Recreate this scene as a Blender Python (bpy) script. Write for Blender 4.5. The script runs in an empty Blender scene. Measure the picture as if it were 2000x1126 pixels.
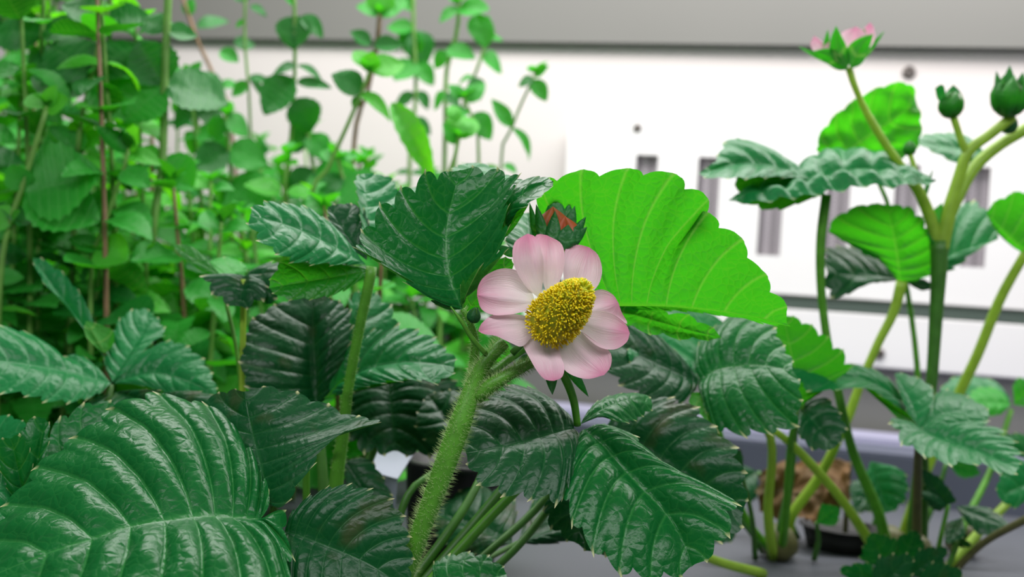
import bpy, bmesh, math, random
import numpy as np
from mathutils import Vector, Matrix, noise

# ------------------------------------------------------------------ camera, world, lights
F = 2144.0                      # focal length in pixels of the 2000x1126 frame
CAMZ = 0.085
TH = math.radians(3.9)
CT, ST = math.cos(TH), math.sin(TH)
scene = bpy.context.scene
COL = scene.collection
cam_data = bpy.data.cameras.new('camera')
cam = bpy.data.objects.new('camera', cam_data)
COL.objects.link(cam)
cam.matrix_world = Matrix(((CT, -ST, 0, 0), (0, 0, -1, 0), (ST, CT, 0, CAMZ), (0, 0, 0, 1)))
cam_data.sensor_width = 36.0
cam_data.lens = F / 2000 * 36
cam_data.clip_start = 0.01
cam_data.clip_end = 20
cam_data.dof.use_dof = True
cam_data.dof.focus_distance = 0.232
cam_data.dof.aperture_fstop = 15
scene.camera = cam

world = bpy.data.worlds.new('room')
scene.world = world
world.use_nodes = True
world.node_tree.nodes['Background'].inputs[0].default_value = (0.86, 0.93, 1.0, 1)
world.node_tree.nodes['Background'].inputs[1].default_value = 0.10

def area(name, loc, sx, sy, power, col=(1, 1, 1), rot=(0, 0, 0)):
    l = bpy.data.lights.new(name, 'AREA')
    l.shape = 'RECTANGLE'; l.size = sx; l.size_y = sy
    l.energy = power; l.color = col
    o = bpy.data.objects.new(name, l)
    o.location = loc; o.rotation_euler = rot
    COL.objects.link(o)
    return o
# grow light under the shelf above the plants, then an added front fill
area('grow_and_fill_light', (0.14, 0.45, 0.40), 0.9, 0.16, 5.0, (1, 0.98, 0.97))
area('grow_and_fill_light', (0.04, -0.10, 0.42), 0.9, 0.10, 4.6, (0.97, 0.99, 1.0))  # added fill lamp above the camera, brightens petals and cone

vs = scene.view_settings
vs.view_transform = 'Standard'; vs.look = 'None'; vs.gamma = 1; vs.use_curve_mapping = False
vs.exposure = 0.0
try:
    scene.cycles.use_denoising = True
    scene.cycles.max_bounces = 10
    scene.cycles.transmission_bounces = 8
    scene.cycles.transparent_max_bounces = 8
    scene.cycles.sample_clamp_indirect = 4.0
except Exception:
    pass

# ------------------------------------------------------------------ helpers
def P(px, py, d):
    """pixel + depth in cm -> world point"""
    xc = (px - 1000) / F; yc = -(py - 563) / F
    Y = d * 0.01
    return np.array([(xc * CT - yc * ST) * Y, Y, (xc * ST + yc * CT) * Y + CAMZ])

YAW = math.radians(14)
WALL0 = P(1400, 400, 60)
WU = np.array([math.cos(YAW), -math.sin(YAW), 0.0])     # along the wall, to the right
WN = np.array([-math.sin(YAW), -math.cos(YAW), 0.0])    # towards the camera
def wall_uv(px, py, off=0.0):
    o = np.array([0, 0, CAMZ]); r = P(px, py, 100) - o
    p0 = WALL0 + WN * off
    t = np.dot(p0 - o, WN) / np.dot(r, WN)
    q = o + r * t
    return float(np.dot(q - WALL0, WU)), float(q[2])
def wpt(u, z, off=0.0):
    q = WALL0 + WU * u + WN * off
    return np.array([q[0], q[1], z])

def link(name, me, mat=None, parent=None, loc=None, smooth=True):
    """mesh in world coordinates -> object with its origin at loc"""
    o = bpy.data.objects.new(name, me)
    if loc is None: loc = (0, 0, 0)
    loc = Vector(loc)
    me.transform(Matrix.Translation(-loc))
    if mat is not None:
        for m in (mat if isinstance(mat, (list, tuple)) else [mat]): me.materials.append(m)
    if smooth: me.polygons.foreach_set('use_smooth', [True] * len(me.polygons))
    COL.objects.link(o)
    if parent is not None:
        o.parent = parent; o.location = loc - wloc(parent)
    else:
        o.location = loc
    return o
def wloc(o):
    v = Vector((0, 0, 0))
    while o is not None:
        v += o.location; o = o.parent
    return v
def tag(o, label=None, cat=None, group=None, kind=None):
    if label: o['label'] = label
    if cat: o['category'] = cat
    if group: o['group'] = group
    if kind: o['kind'] = kind
    return o
def empty(name, loc, parent=None):
    o = bpy.data.objects.new(name, None); COL.objects.link(o)
    o.empty_display_size = 0.01
    if parent is not None:
        o.parent = parent; o.location = Vector(loc) - wloc(parent)
    else:
        o.location = Vector(loc)
    return o
def crom(pts, n):
    """catmull-rom through pts, resampled to n points equally spaced"""
    pts = np.array(pts, float)
    if len(pts) == 2:
        t = np.linspace(0, 1, n)[:, None]
        return pts[0] * (1 - t) + pts[1] * t
    p = np.vstack([2 * pts[0] - pts[1], pts, 2 * pts[-1] - pts[-2]])
    out = []
    for i in range(1, len(p) - 2):
        t = np.linspace(0, 1, 16, endpoint=False)[:, None]
        a, b, c, d = p[i - 1], p[i], p[i + 1], p[i + 2]
        out.append(0.5 * (2 * b + (c - a) * t + (2 * a - 5 * b + 4 * c - d) * t ** 2 + (-a + 3 * b - 3 * c + d) * t ** 3))
    out.append(pts[-1:])
    q = np.vstack(out)
    s = np.r_[0, np.cumsum(np.linalg.norm(np.diff(q, axis=0), axis=1))]
    s /= s[-1]
    tt = np.linspace(0, 1, n)
    return np.stack([np.interp(tt, s, q[:, k]) for k in range(3)], 1)

def mesh_from(name, V, faces):
    me = bpy.data.meshes.new(name)
    me.from_pydata([tuple(map(float, v)) for v in V], [], faces)
    return me

def tube_geo(pts, rad, ns=9, n=None, off=0):
    n = n or max(6, 6 * (len(pts) - 1))
    q = crom(pts, n)
    r = np.interp(np.linspace(0, 1, n), np.linspace(0, 1, len(rad)), rad)
    T = np.gradient(q, axis=0); T /= np.linalg.norm(T, axis=1)[:, None] + 1e-12
    up = np.array([0.31, -0.9, 0.3])
    V = []; Fc = []
    for i in range(n):
        up = up - T[i] * np.dot(up, T[i]); up /= np.linalg.norm(up)
        b = np.cross(T[i], up)
        for k in range(ns):
            a = 2 * math.pi * k / ns
            V.append(q[i] + (up * math.cos(a) + b * math.sin(a)) * r[i])
    for i in range(n - 1):
        for k in range(ns):
            k2 = (k + 1) % ns
            Fc.append((off + i * ns + k, off + i * ns + k2, off + (i + 1) * ns + k2, off + (i + 1) * ns + k))
    V.append(q[0]); V.append(q[-1]); c0 = off + n * ns; c1 = c0 + 1
    for k in range(ns):
        k2 = (k + 1) % ns
        Fc.append((off + k2, off + k, c0)); Fc.append((off + (n - 1) * ns + k, off + (n - 1) * ns + k2, c1))
    return V, Fc, q, r
def tube(name, pts, rad_px, mat, parent=None, ns=9):
    """pts: (px,py,cm) list, rad_px: radii in pixels at that depth"""
    w = [P(*p) for p in pts]
    rad = [rp * p[2] * 0.01 / F for rp, p in zip(np.interp(np.linspace(0, 1, len(pts)), np.linspace(0, 1, len(rad_px)), rad_px), pts)]
    V, Fc, q, r = tube_geo(w, rad, ns)
    o = link(name, mesh_from(name, V, Fc), mat, parent, w[0])
    o_q[o.name] = (q, r)
    return o
o_q = {}
def floor_end(px, d):
    """pixel point (px, y, d) lying on the tray floor (z=0)"""
    y = 563 + F * ((CAMZ - 0.001) / (d * 0.01) + (px - 1000) / F * ST) / CT
    return (px, y, d)

# ------------------------------------------------------------------ materials
def mat(name):
    m = bpy.data.materials.new(name); m.use_nodes = True
    nt = m.node_tree; nt.nodes.clear()
    return m, nt, nt.nodes, nt.links
def rgb(r, g, b):
    f = lambda c: (c / 255 / 12.92) if c / 255 <= 0.04045 else ((c / 255 + 0.055) / 1.055) ** 2.4
    return (f(r), f(g), f(b), 1)

def leaf_mat(name, up, down, trans, rough=0.35, tfac=0.4, vein=(120, 190, 110), net=2.0, bump=0.35, spec=0.5, veinw=0.07, patch=None, under_rough=0.6):
    """upper and lower faces of a leaf; 'vein' UV = (phase, side)"""
    m, nt, N, L = mat(name)
    out = N.new('ShaderNodeOutputMaterial')
    geo = N.new('ShaderNodeNewGeometry')
    tc = N.new('ShaderNodeTexCoord')
    uv = N.new('ShaderNodeUVMap'); uv.uv_map = 'vein'
    sep = N.new('ShaderNodeSeparateXYZ'); L.new(uv.outputs[0], sep.inputs[0])
    def math_(op, a, b=None, clamp=False):
        n = N.new('ShaderNodeMath'); n.operation = op; n.use_clamp = clamp
        for i, x in enumerate((a, b)):
            if x is None: continue
            if isinstance(x, (int, float)): n.inputs[i].default_value = x
            else: L.new(x, n.inputs[i])
        return n.outputs[0]
    # side veins at phase k+.5, midrib at side 0
    fr = math_('FRACT', sep.outputs[0])
    dv = math_('ABSOLUTE', math_('SUBTRACT', fr, 0.5))
    side = math_('ABSOLUTE', sep.outputs[1])
    v1 = math_('SUBTRACT', 1.0, math_('DIVIDE', dv, veinw), True)
    v2 = math_('SUBTRACT', 1.0, math_('DIVIDE', side, 0.035), True)
    v = math_('MAXIMUM', v1, v2)
    # fine vein net
    vor = N.new('ShaderNodeTexVoronoi'); vor.feature = 'DISTANCE_TO_EDGE'
    vor.inputs['Scale'].default_value = 1000.0 / net
    nz = N.new('ShaderNodeTexNoise'); nz.inputs['Scale'].default_value = 350; nz.inputs['Detail'].default_value = 3
    addv = N.new('ShaderNodeVectorMath'); addv.operation = 'MULTIPLY_ADD'
    L.new(nz.outputs['Color'], addv.inputs[0]); addv.inputs[1].default_value = (0.0016, 0.0016, 0.0016); L.new(tc.outputs['Object'], addv.inputs[2])
    L.new(tc.outputs['Object'], nz.inputs['Vector'])
    L.new(addv.outputs[0], vor.inputs['Vector'])
    netm = math_('SUBTRACT', 1.0, math_('DIVIDE', vor.outputs['Distance'], 0.07), True)
    hgt = math_('MINIMUM', vor.outputs['Distance'], 0.35)
    vor2 = N.new('ShaderNodeTexVoronoi'); vor2.feature = 'DISTANCE_TO_EDGE'
    vor2.inputs['Scale'].default_value = 2600.0 / net
    L.new(addv.outputs[0], vor2.inputs['Vector'])
    hgt2 = math_('MULTIPLY', math_('MINIMUM', vor2.outputs['Distance'], 0.3), 0.12)
    hsum = math_('ADD', hgt, hgt2)
    hs2 = math_('SUBTRACT', hsum, math_('MULTIPLY', v, 0.35))
    b = N.new('ShaderNodeBump'); b.inputs['Strength'].default_value = bump; b.inputs['Distance'].default_value = 0.0008
    L.new(hs2, b.inputs['Height'])
    # colours
    big = N.new('ShaderNodeTexNoise'); big.inputs['Scale'].default_value = 60; big.inputs['Detail'].default_value = 3
    L.new(tc.outputs['Object'], big.inputs['Vector'])
    def mixc(f, a, c):
        n = N.new('ShaderNodeMix'); n.data_type = 'RGBA'
        if isinstance(f, (int, float)): n.inputs[0].default_value = f
        else: L.new(f, n.inputs[0])
        for i, x in ((6, a), (7, c)):
            if isinstance(x, tuple): n.inputs[i].default_value = x
            else: L.new(x, n.inputs[i])
        return n.outputs[2]
    u0 = rgb(*up); u1 = tuple(min(1, c * 1.3) for c in u0[:3]) + (1,)
    upc = mixc(math_('MULTIPLY', big.outputs[0], 0.8), u0, u1)
    if patch:
        pz = N.new('ShaderNodeTexNoise'); pz.inputs['Scale'].default_value = 110; pz.inputs['Detail'].default_value = 2
        L.new(tc.outputs['Object'], pz.inputs['Vector'])
        upc = mixc(math_('MULTIPLY', math_('SUBTRACT', pz.outputs[0], 0.56, True), 5.0, True), upc, rgb(*patch))
    upc = mixc(math_('MULTIPLY', v, 0.2), upc, rgb(*vein))
    upc = mixc(math_('MULTIPLY', netm, 0.07), upc, rgb(*vein))
    dnc = mixc(math_('MULTIPLY', v, 0.5), rgb(*down), rgb(170, 210, 110))
    base = mixc(geo.outputs['Backfacing'], upc, dnc)
    # margin vertices (tooth tips) are pale
    at = N.new('ShaderNodeAttribute'); at.attribute_name = 'tipmask'
    base = mixc(at.outputs['Fac'], base, rgb(205, 200, 150))
    pr = N.new('ShaderNodeBsdfPrincipled')
    L.new(base, pr.inputs['Base Color']); L.new(b.outputs[0], pr.inputs['Normal'])
    pr.inputs['Specular IOR Level'].default_value = spec
    rr = mixc(geo.outputs['Backfacing'], (rough,) * 3 + (1,), (under_rough,) * 3 + (1,))
    L.new(rr, pr.inputs['Roughness'])
    tr = N.new('ShaderNodeBsdfTranslucent')
    t0 = rgb(*trans)
    tcol = mixc(math_('MULTIPLY', v, 0.4), t0, rgb(120, 190, 40))
    tcol = mixc(math_('MULTIPLY', netm, 0.22), tcol, rgb(120, 200, 40))
    L.new(tcol, tr.inputs['Color']); L.new(b.outputs[0], tr.inputs['Normal'])
    mx = N.new('ShaderNodeMixShader'); mx.inputs[0].default_value = tfac
    L.new(pr.outputs[0], mx.inputs[1]); L.new(tr.outputs[0], mx.inputs[2])
    L.new(mx.outputs[0], out.inputs[0])
    return m

def simple(name, col, rough=0.5, noise_amt=0.12, nscale=200, spec=0.5, metallic=0, trans=None, tfac=0.3, bump=0.0, streak=None, sss=0.0):
    m, nt, N, L = mat(name)
    out = N.new('ShaderNodeOutputMaterial')
    pr = N.new('ShaderNodeBsdfPrincipled')
    pr.inputs['Roughness'].default_value = rough
    pr.inputs['Specular IOR Level'].default_value = spec
    pr.inputs['Metallic'].default_value = metallic
    tc = N.new('ShaderNodeTexCoord')
    nz = N.new('ShaderNodeTexNoise'); nz.inputs['Scale'].default_value = nscale; nz.inputs['Detail'].default_value = 4
    L.new(tc.outputs['Object'], nz.inputs['Vector'])
    mr = N.new('ShaderNodeMapRange'); mr.inputs[1].default_value = 0.3; mr.inputs[2].default_value = 0.7
    L.new(nz.outputs[0], mr.inputs[0])
    mx = N.new('ShaderNodeMix'); mx.data_type = 'RGBA'
    c = rgb(*col)
    mx.inputs[6].default_value = tuple(x * (1 - noise_amt) for x in c[:3]) + (1,)
    mx.inputs[7].default_value = (rgb(*streak) if streak else tuple(min(1, x * (1 + noise_amt)) for x in c[:3]) + (1,))
    L.new(mr.outputs[0], mx.inputs[0]); L.new(mx.outputs[2], pr.inputs['Base Color'])
    if bump:
        b = N.new('ShaderNodeBump'); b.inputs['Strength'].default_value = bump; b.inputs['Distance'].default_value = 0.0005
        L.new(nz.outputs[0], b.inputs['Height']); L.new(b.outputs[0], pr.inputs['Normal'])
    if trans:
        tr = N.new('ShaderNodeBsdfTranslucent'); tr.inputs[0].default_value = rgb(*trans)
        ms = N.new('ShaderNodeMixShader'); ms.inputs[0].default_value = tfac
        L.new(pr.outputs[0], ms.inputs[1]); L.new(tr.outputs[0], ms.inputs[2]); L.new(ms.outputs[0], out.inputs[0])
    else:
        L.new(pr.outputs[0], out.inputs[0])
    return m

def petal_mat():
    m, nt, N, L = mat('petal')
    out = N.new('ShaderNodeOutputMaterial')
    uv = N.new('ShaderNodeUVMap'); uv.uv_map = 'vein'
    sep = N.new('ShaderNodeSeparateXYZ'); L.new(uv.outputs[0], sep.inputs[0])
    # fine rays: noise stretched along the petal
    mp = N.new('ShaderNodeMapping'); mp.inputs['Scale'].default_value = (1.2, 16, 1)
    L.new(uv.outputs[0], mp.inputs[0])
    nz = N.new('ShaderNodeTexNoise'); nz.inputs['Scale'].default_value = 1.6; nz.inputs['Detail'].default_value = 4
    L.new(mp.outputs[0], nz.inputs['Vector'])
    rp = N.new('ShaderNodeValToRGB')
    e = rp.color_ramp.elements
    e[0].position = 0.0; e[0].color = rgb(244, 240, 212)
    e[1].position = 1.0; e[1].color = rgb(240, 150, 186)
    a = e.new(0.16); a.color = rgb(248, 232, 232)
    a = e.new(0.62); a.color = rgb(250, 210, 223)
    nb = N.new('ShaderNodeTexNoise'); nb.inputs['Scale'].default_value = 140
    tc = N.new('ShaderNodeTexCoord'); L.new(tc.outputs['Object'], nb.inputs['Vector'])
    sm = N.new('ShaderNodeMath'); sm.operation = 'MULTIPLY_ADD'
    L.new(nb.outputs[0], sm.inputs[0]); sm.inputs[1].default_value = 0.45
    s0 = N.new('ShaderNodeMath'); s0.operation = 'SUBTRACT'; L.new(sep.outputs[0], s0.inputs[0]); s0.inputs[1].default_value = 0.2
    L.new(s0.outputs[0], sm.inputs[2])
    sm2 = N.new('ShaderNodeMath'); sm2.operation = 'MULTIPLY_ADD'
    L.new(nz.outputs[0], sm2.inputs[0]); sm2.inputs[1].default_value = 0.34
    s1 = N.new('ShaderNodeMath'); s1.operation = 'SUBTRACT'; L.new(sm.outputs[0], s1.inputs[0]); s1.inputs[1].default_value = 0.17
    L.new(s1.outputs[0], sm2.inputs[2])
    L.new(sm2.outputs[0], rp.inputs[0])
    pr = N.new('ShaderNodeBsdfPrincipled'); pr.inputs['Roughness'].default_value = 0.45
    pr.inputs['Specular IOR Level'].default_value = 0.35
    L.new(rp.outputs[0], pr.inputs['Base Color'])
    b = N.new('ShaderNodeBump'); b.inputs['Strength'].default_value = 0.5; b.inputs['Distance'].default_value = 0.0006
    L.new(nz.outputs[0], b.inputs['Height']); L.new(b.outputs[0], pr.inputs['Normal'])
    tr = N.new('ShaderNodeBsdfTranslucent'); L.new(rp.outputs[0], tr.inputs[0])
    ms = N.new('ShaderNodeMixShader'); ms.inputs[0].default_value = 0.36
    L.new(pr.outputs[0], ms.inputs[1]); L.new(tr.outputs[0], ms.inputs[2]); L.new(ms.outputs[0], out.inputs[0])
    return m

M_DARK = leaf_mat('strawberry_leaf', (10, 84, 34), (50, 130, 40), (30, 150, 8), rough=0.3, tfac=0.13, spec=0.24, vein=(80, 160, 80), net=2.6, bump=0.35)
M_DEEP = leaf_mat('deep_green_strawberry_leaf', (6, 62, 28), (36, 90, 40), (20, 120, 8), rough=0.34, tfac=0.08, spec=0.22, vein=(50, 110, 60), net=2.6, bump=0.3, patch=(50, 62, 34))  # darker leaf green with random olive patches
M_SOFT = leaf_mat('soft_strawberry_leaf', (18, 104, 52), (50, 140, 45), (34, 160, 10), rough=0.33, tfac=0.18, spec=0.28, vein=(90, 160, 105), net=2.8, bump=0.35)
M_BACKLIT = leaf_mat('backlit_strawberry_leaf', (20, 110, 24), (42, 140, 20), (66, 188, 22), rough=0.4, tfac=0.5, vein=(120, 190, 70), net=1.9, bump=0.5, veinw=0.06)  # leaf copy with backlit glow put into brighter, more translucent colours
M_MINT = [leaf_mat('mint_leaf', (44, 150, 46), (70, 165, 50), (70, 190, 26), rough=0.45, tfac=0.45, spec=0.4, vein=(130, 200, 120), net=3, bump=0.3, veinw=0.12),
          leaf_mat('dark_mint_leaf', (20, 108, 36), (50, 130, 40), (44, 150, 18), rough=0.42, tfac=0.38, spec=0.4, vein=(90, 170, 90), net=3, bump=0.3, veinw=0.12),
          leaf_mat('fresh_mint_leaf', (74, 180, 48), (94, 185, 44), (104, 212, 22), rough=0.5, tfac=0.5, vein=(160, 220, 130), net=3, bump=0.3, veinw=0.12)]
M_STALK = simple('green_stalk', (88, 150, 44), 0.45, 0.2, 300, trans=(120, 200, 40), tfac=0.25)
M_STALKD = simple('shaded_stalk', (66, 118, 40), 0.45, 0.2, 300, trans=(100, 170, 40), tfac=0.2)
M_STALKY = simple('yellow_green_stalk', (150, 185, 62), 0.4, 0.15, 300, trans=(190, 220, 70), tfac=0.3)
M_STALKB = simple('brownish_stalk', (84, 84, 44), 0.5, 0.2, 300)
M_MSTEM = simple('mint_stem', (120, 170, 80), 0.5, 0.2, 200, trans=(150, 200, 80), tfac=0.3)
M_MSTEMR = simple('reddish_mint_stem', (128, 100, 70), 0.5, 0.2, 200)
M_HAIR = simple('plant_hair', (190, 215, 150), 0.5, 0.05, trans=(200, 230, 150), tfac=0.5)
M_SEPAL = leaf_mat('sepal', (22, 92, 40), (44, 120, 44), (40, 150, 20), rough=0.5, tfac=0.25, vein=(80, 150, 80), net=1.6, bump=0.3)
M_SEPALB = leaf_mat('bright_sepal', (26, 120, 20), (34, 135, 20), (50, 180, 10), rough=0.45, tfac=0.35, vein=(90, 190, 60), net=1.6, bump=0.3)
M_PETAL = petal_mat()
M_ORANGE = simple('orange_petal', (190, 92, 50), 0.5, 0.15, 250, trans=(220, 120, 60), tfac=0.4)  # rusty orange of the half open bud's petals
M_CONE = simple('receptacle', (215, 200, 30), 0.6, 0.25, 500, bump=0.4, streak=(150, 165, 24))
M_PISTIL = simple('pistil', (255, 226, 20), 0.45, 0.1, 700, trans=(255, 220, 40), tfac=0.15)
M_PISTIL_G = simple('green_pistil', (214, 222, 40), 0.45, 0.2, 700, trans=(220, 230, 40), tfac=0.3)
M_WHITE = simple('white_painted_metal', (232, 229, 229), 0.5, 0.015, 8)
M_WALLP = simple('warm_white_wall', (217, 209, 207), 0.6, 0.02, 6)
M_SHADE_GREY = simple('painted_shade_grey', (118, 117, 113), 0.6, 0.03, 6)  # grey stands in for shade on the hood front and below the rail
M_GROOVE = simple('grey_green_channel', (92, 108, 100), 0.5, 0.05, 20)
M_TRAY = simple('pale_grey_tray', (74, 77, 84), 0.5, 0.05, 15)
M_RIM = simple('lavender_grey_rim', (160, 158, 182), 0.4, 0.04, 20)
M_STEP = simple('grey_blue_step', (84, 88, 104), 0.5, 0.06, 20)
M_DARKP = simple('dark_plastic', (34, 34, 34), 0.5, 0.2, 60)
M_STEEL = simple('steel', (120, 112, 108), 0.35, 0.1, 300, metallic=0.8)
M_DRY = simple('dried_leaf', (62, 60, 22), 0.7, 0.3, 60, trans=(120, 100, 30), tfac=0.2, streak=(120, 82, 34))
M_CARD = simple('white_card', (170, 175, 192), 0.5, 0.01)
def grille_mat():
    m, nt, N, L = mat('perforated_grille')
    out = N.new('ShaderNodeOutputMaterial'); pr = N.new('ShaderNodeBsdfPrincipled')
    tc = N.new('ShaderNodeTexCoord'); v = N.new('ShaderNodeTexVoronoi'); v.inputs['Scale'].default_value = 620; v.inputs['Randomness'].default_value = 0.0
    mp = N.new('ShaderNodeMapping'); mp.inputs['Rotation'].default_value = (0, 0.7, 0); L.new(tc.outputs['Object'], mp.inputs[0]); L.new(mp.outputs[0], v.inputs['Vector'])
    r = N.new('ShaderNodeValToRGB'); r.color_ramp.elements[0].color = rgb(62, 56, 60); r.color_ramp.elements[1].color = rgb(168, 160, 166)
    r.color_ramp.elements[0].position = 0.3; r.color_ramp.elements[1].position = 0.5
    L.new(v.outputs['Distance'], r.inputs[0]); L.new(r.outputs[0], pr.inputs['Base Color']); pr.inputs['Roughness'].default_value = 0.5
    L.new(pr.outputs[0], out.inputs[0]); return m
M_GRILLE = grille_mat()

# ------------------------------------------------------------------ the room: wall, hood, rail, tray
def wall_box(name, u0, u1, z0, z1, o0, o1, m, parent=None, bevel=0.0):
    bm = bmesh.new()
    vs_ = [bm.verts.new(wpt(u, z, o)) for o in (o0, o1) for z in (z0, z1) for u in (u0, u1)]
    for f in ((0, 1, 3, 2), (4, 6, 7, 5), (0, 4, 5, 1), (2, 3, 7, 6), (0, 2, 6, 4), (1, 5, 7, 3)):
        bm.faces.new([vs_[i] for i in f])
    bmesh.ops.recalc_face_normals(bm, faces=bm.faces)
    if bevel: bmesh.ops.bevel(bm, geom=bm.edges, offset=bevel, segments=2, affect='EDGES')
    me = bpy.data.meshes.new(name); bm.to_mesh(me); bm.free()
    c = (wpt(u0, z0, o0) + wpt(u1, z0, o1)) / 2
    return link(name, me, m, parent, c, smooth=False)

tag(wall_box('wall_back', -0.75, 0.5, -0.03, 0.62, -0.02, 0.0, M_WALLP), 'warm white back wall of the growing shelf', kind='structure')
_, hood_z = wall_uv(1400, 88, 0.006)
tag(wall_box('ceiling', -0.75, 0.5, hood_z, hood_z + 0.10, 0.0, 0.006, M_SHADE_GREY, bevel=0.0006), 'front lip of the lamp hood above the wall, its shade painted grey', kind='structure')

# vent panel with six slots
tz = wall_uv(1250, 236, 0.008)[1]; bz = wall_uv(1750, 588, 0.008)[1]
ul = wall_uv(1107, 300, 0.008)[0]
us = [wall_uv(1258, 400, 0.008)[0], wall_uv(1905, 420, 0.008)[0]]
pitch = (us[1] - us[0]) / 5
sw = wall_uv(1279, 400, 0.008)[0] - wall_uv(1236, 400, 0.008)[0]
s_top = wall_uv(1258, 302, 0.008)[1]; s_bot = wall_uv(1495, 498, 0.008)[1]
ub = [ul]
for k in range(8): ub += [us[0] + k * pitch - sw / 2, us[0] + k * pitch + sw / 2]
ub.append(ub[-1] + 0.03)
panel = empty('vent_panel', wpt(ul, bz, 0.008))
tag(panel, 'white sheet metal panel with a row of tall grey vent slots on the wall', 'panel')
bm = bmesh.new(); zs = [bz, s_bot, s_top, tz]; g = {}
for o_, off in enumerate((0.008, 0.0065)):
    for i, u in enumerate(ub):
        for j, z in enumerate(zs): g[o_, i, j] = bm.verts.new(wpt(u, z, off))
for o_ in (0, 1):
    for i in range(len(ub) - 1):
        for j in range(3):
            if j == 1 and i % 2 == 1: continue
            bm.faces.new([g[o_, i, j], g[o_, i + 1, j], g[o_, i + 1, j + 1], g[o_, i, j + 1]])
for i in range(1, len(ub) - 2, 2):
    for a, b in (((i, 1), (i + 1, 1)), ((i + 1, 1), (i + 1, 2)), ((i + 1, 2), (i, 2)), ((i, 2), (i, 1))):
        bm.faces.new([g[0, a[0], a[1]], g[0, b[0], b[1]], g[1, b[0], b[1]], g[1, a[0], a[1]]])
n_ = len(ub) - 1
for a, b in (((0, 0), (n_, 0)), ((n_, 0), (n_, 3)), ((n_, 3), (0, 3)), ((0, 3), (0, 0))):
    pts_ = []
    bm.faces.new([g[0, a[0], a[1]], g[1, a[0], a[1]], g[1, b[0], b[1]], g[0, b[0], b[1]]])
bmesh.ops.remove_doubles(bm, verts=bm.verts, dist=1e-7)
bmesh.ops.recalc_face_normals(bm, faces=bm.faces)
me = bpy.data.meshes.new('face_plate'); bm.to_mesh(me); bm.free()
link('face_plate', me, M_WHITE, panel, wpt(ul, bz, 0.008), smooth=False)
for k in range(8):
    uc = us[0] + k * pitch
    o = wall_box('slot_grille', uc - sw / 2 - 0.002, uc + sw / 2 + 0.002, s_bot - 0.002, s_top + 0.002, 0.001, 0.0035, M_GRILLE, panel)
def screw(px, py, off, r_px, parent, washer=False):
    u, z = wall_uv(px, py, off)
    c = wpt(u, z, off); r = r_px * c[1] / F
    bm = bmesh.new()
    X = Vector(WU); Z = Vector((0, 0, 1)); Nn = Vector(WN)
    prof = [(0, 0.6), (0.3, 0.55), (0.32, 0.25), (0.62, 0.3), (0.7, 0.55), (0.95, 0.35), (1, 0.0)] if washer else [(0, 0.15), (0.35, 0.15), (0.36, 0.5), (0.8, 0.4), (1, 0.0)]
    rings = []
    for rr, h in prof:
        rings.append([bm.verts.new(Vector(c) + (X * math.cos(a) + Z * math.sin(a)) * r * max(rr, 0.02) + Nn * h * r * 0.8) for a in np.linspace(0, 2 * math.pi, 14, endpoint=False)])
    for a, b in zip(rings[:-1], rings[1:]):
        for k in range(14): bm.faces.new([a[k], b[k], b[(k + 1) % 14], a[(k + 1) % 14]])
    bm.faces.new(rings[0])
    bmesh.ops.recalc_face_normals(bm, faces=bm.faces)
    me = bpy.data.meshes.new('screw'); bm.to_mesh(me); bm.free()
    return link('screw', me, M_STEEL, parent, c, smooth=False)
screw(1245, 250, 0.008, 9, panel)
s = screw(1775, 141, 0.0, 13, None, True); tag(s, 'round steel screw in the white wall above the curled bright leaf', 'screw')
# groove and rail under the panel
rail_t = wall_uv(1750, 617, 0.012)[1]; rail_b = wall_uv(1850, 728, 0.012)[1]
tag(wall_box('trim_1', -0.42, 0.5, rail_t, bz - 0.0005, 0.0, 0.002, M_GROOVE), 'grey green channel between vent panel and rail', kind='structure')
rail = wall_box('mounting_rail', -0.42, 0.5, rail_b, rail_t, 0.0, 0.012, M_WHITE, bevel=0.0006)
tag(rail, 'long white metal rail running under the vent panel', 'rail')
screw(1716, 690, 0.012, 12, rail, True)
tag(wall_box('trim_2', -0.75, 0.5, -0.003, rail_b, 0.0, 0.004, M_SHADE_GREY), 'wall beneath the white rail, its shade painted grey', kind='structure')  # wall under the rail, its shade painted as a grey strip
rz1 = wall_uv(1750, 852, 0.03)[1]
tag(wall_box('tray_rim', -0.6, 0.4, -0.002, rz1, 0.012, 0.05, M_RIM, bevel=0.002), 'lavender grey raised rim at the back of the tray', 'rim')
rz2 = wall_uv(1750, 885, 0.08)[1]
tag(wall_box('trim_3', -0.6, 0.4, -0.002, rz2, 0.0495, 0.085, M_STEP, bevel=0.001), 'grey blue step in front of the tray rim', kind='structure')
# floor
bm = bmesh.new()
n = 24
gv = [[bm.verts.new((x, y, 0.0)) for x in np.linspace(-0.5, 0.5, n)] for y in np.linspace(-0.05, 0.78, n)]
for i in range(n - 1):
    for j in range(n - 1): bm.faces.new([gv[i][j], gv[i][j + 1], gv[i + 1][j + 1], gv[i + 1][j]])
me = bpy.data.meshes.new('floor'); bm.to_mesh(me); bm.free()
fl = link('floor', me, M_TRAY, None, (0, 0, 0), smooth=False); tag(fl, 'pale grey floor of the growing tray', kind='structure')

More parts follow.
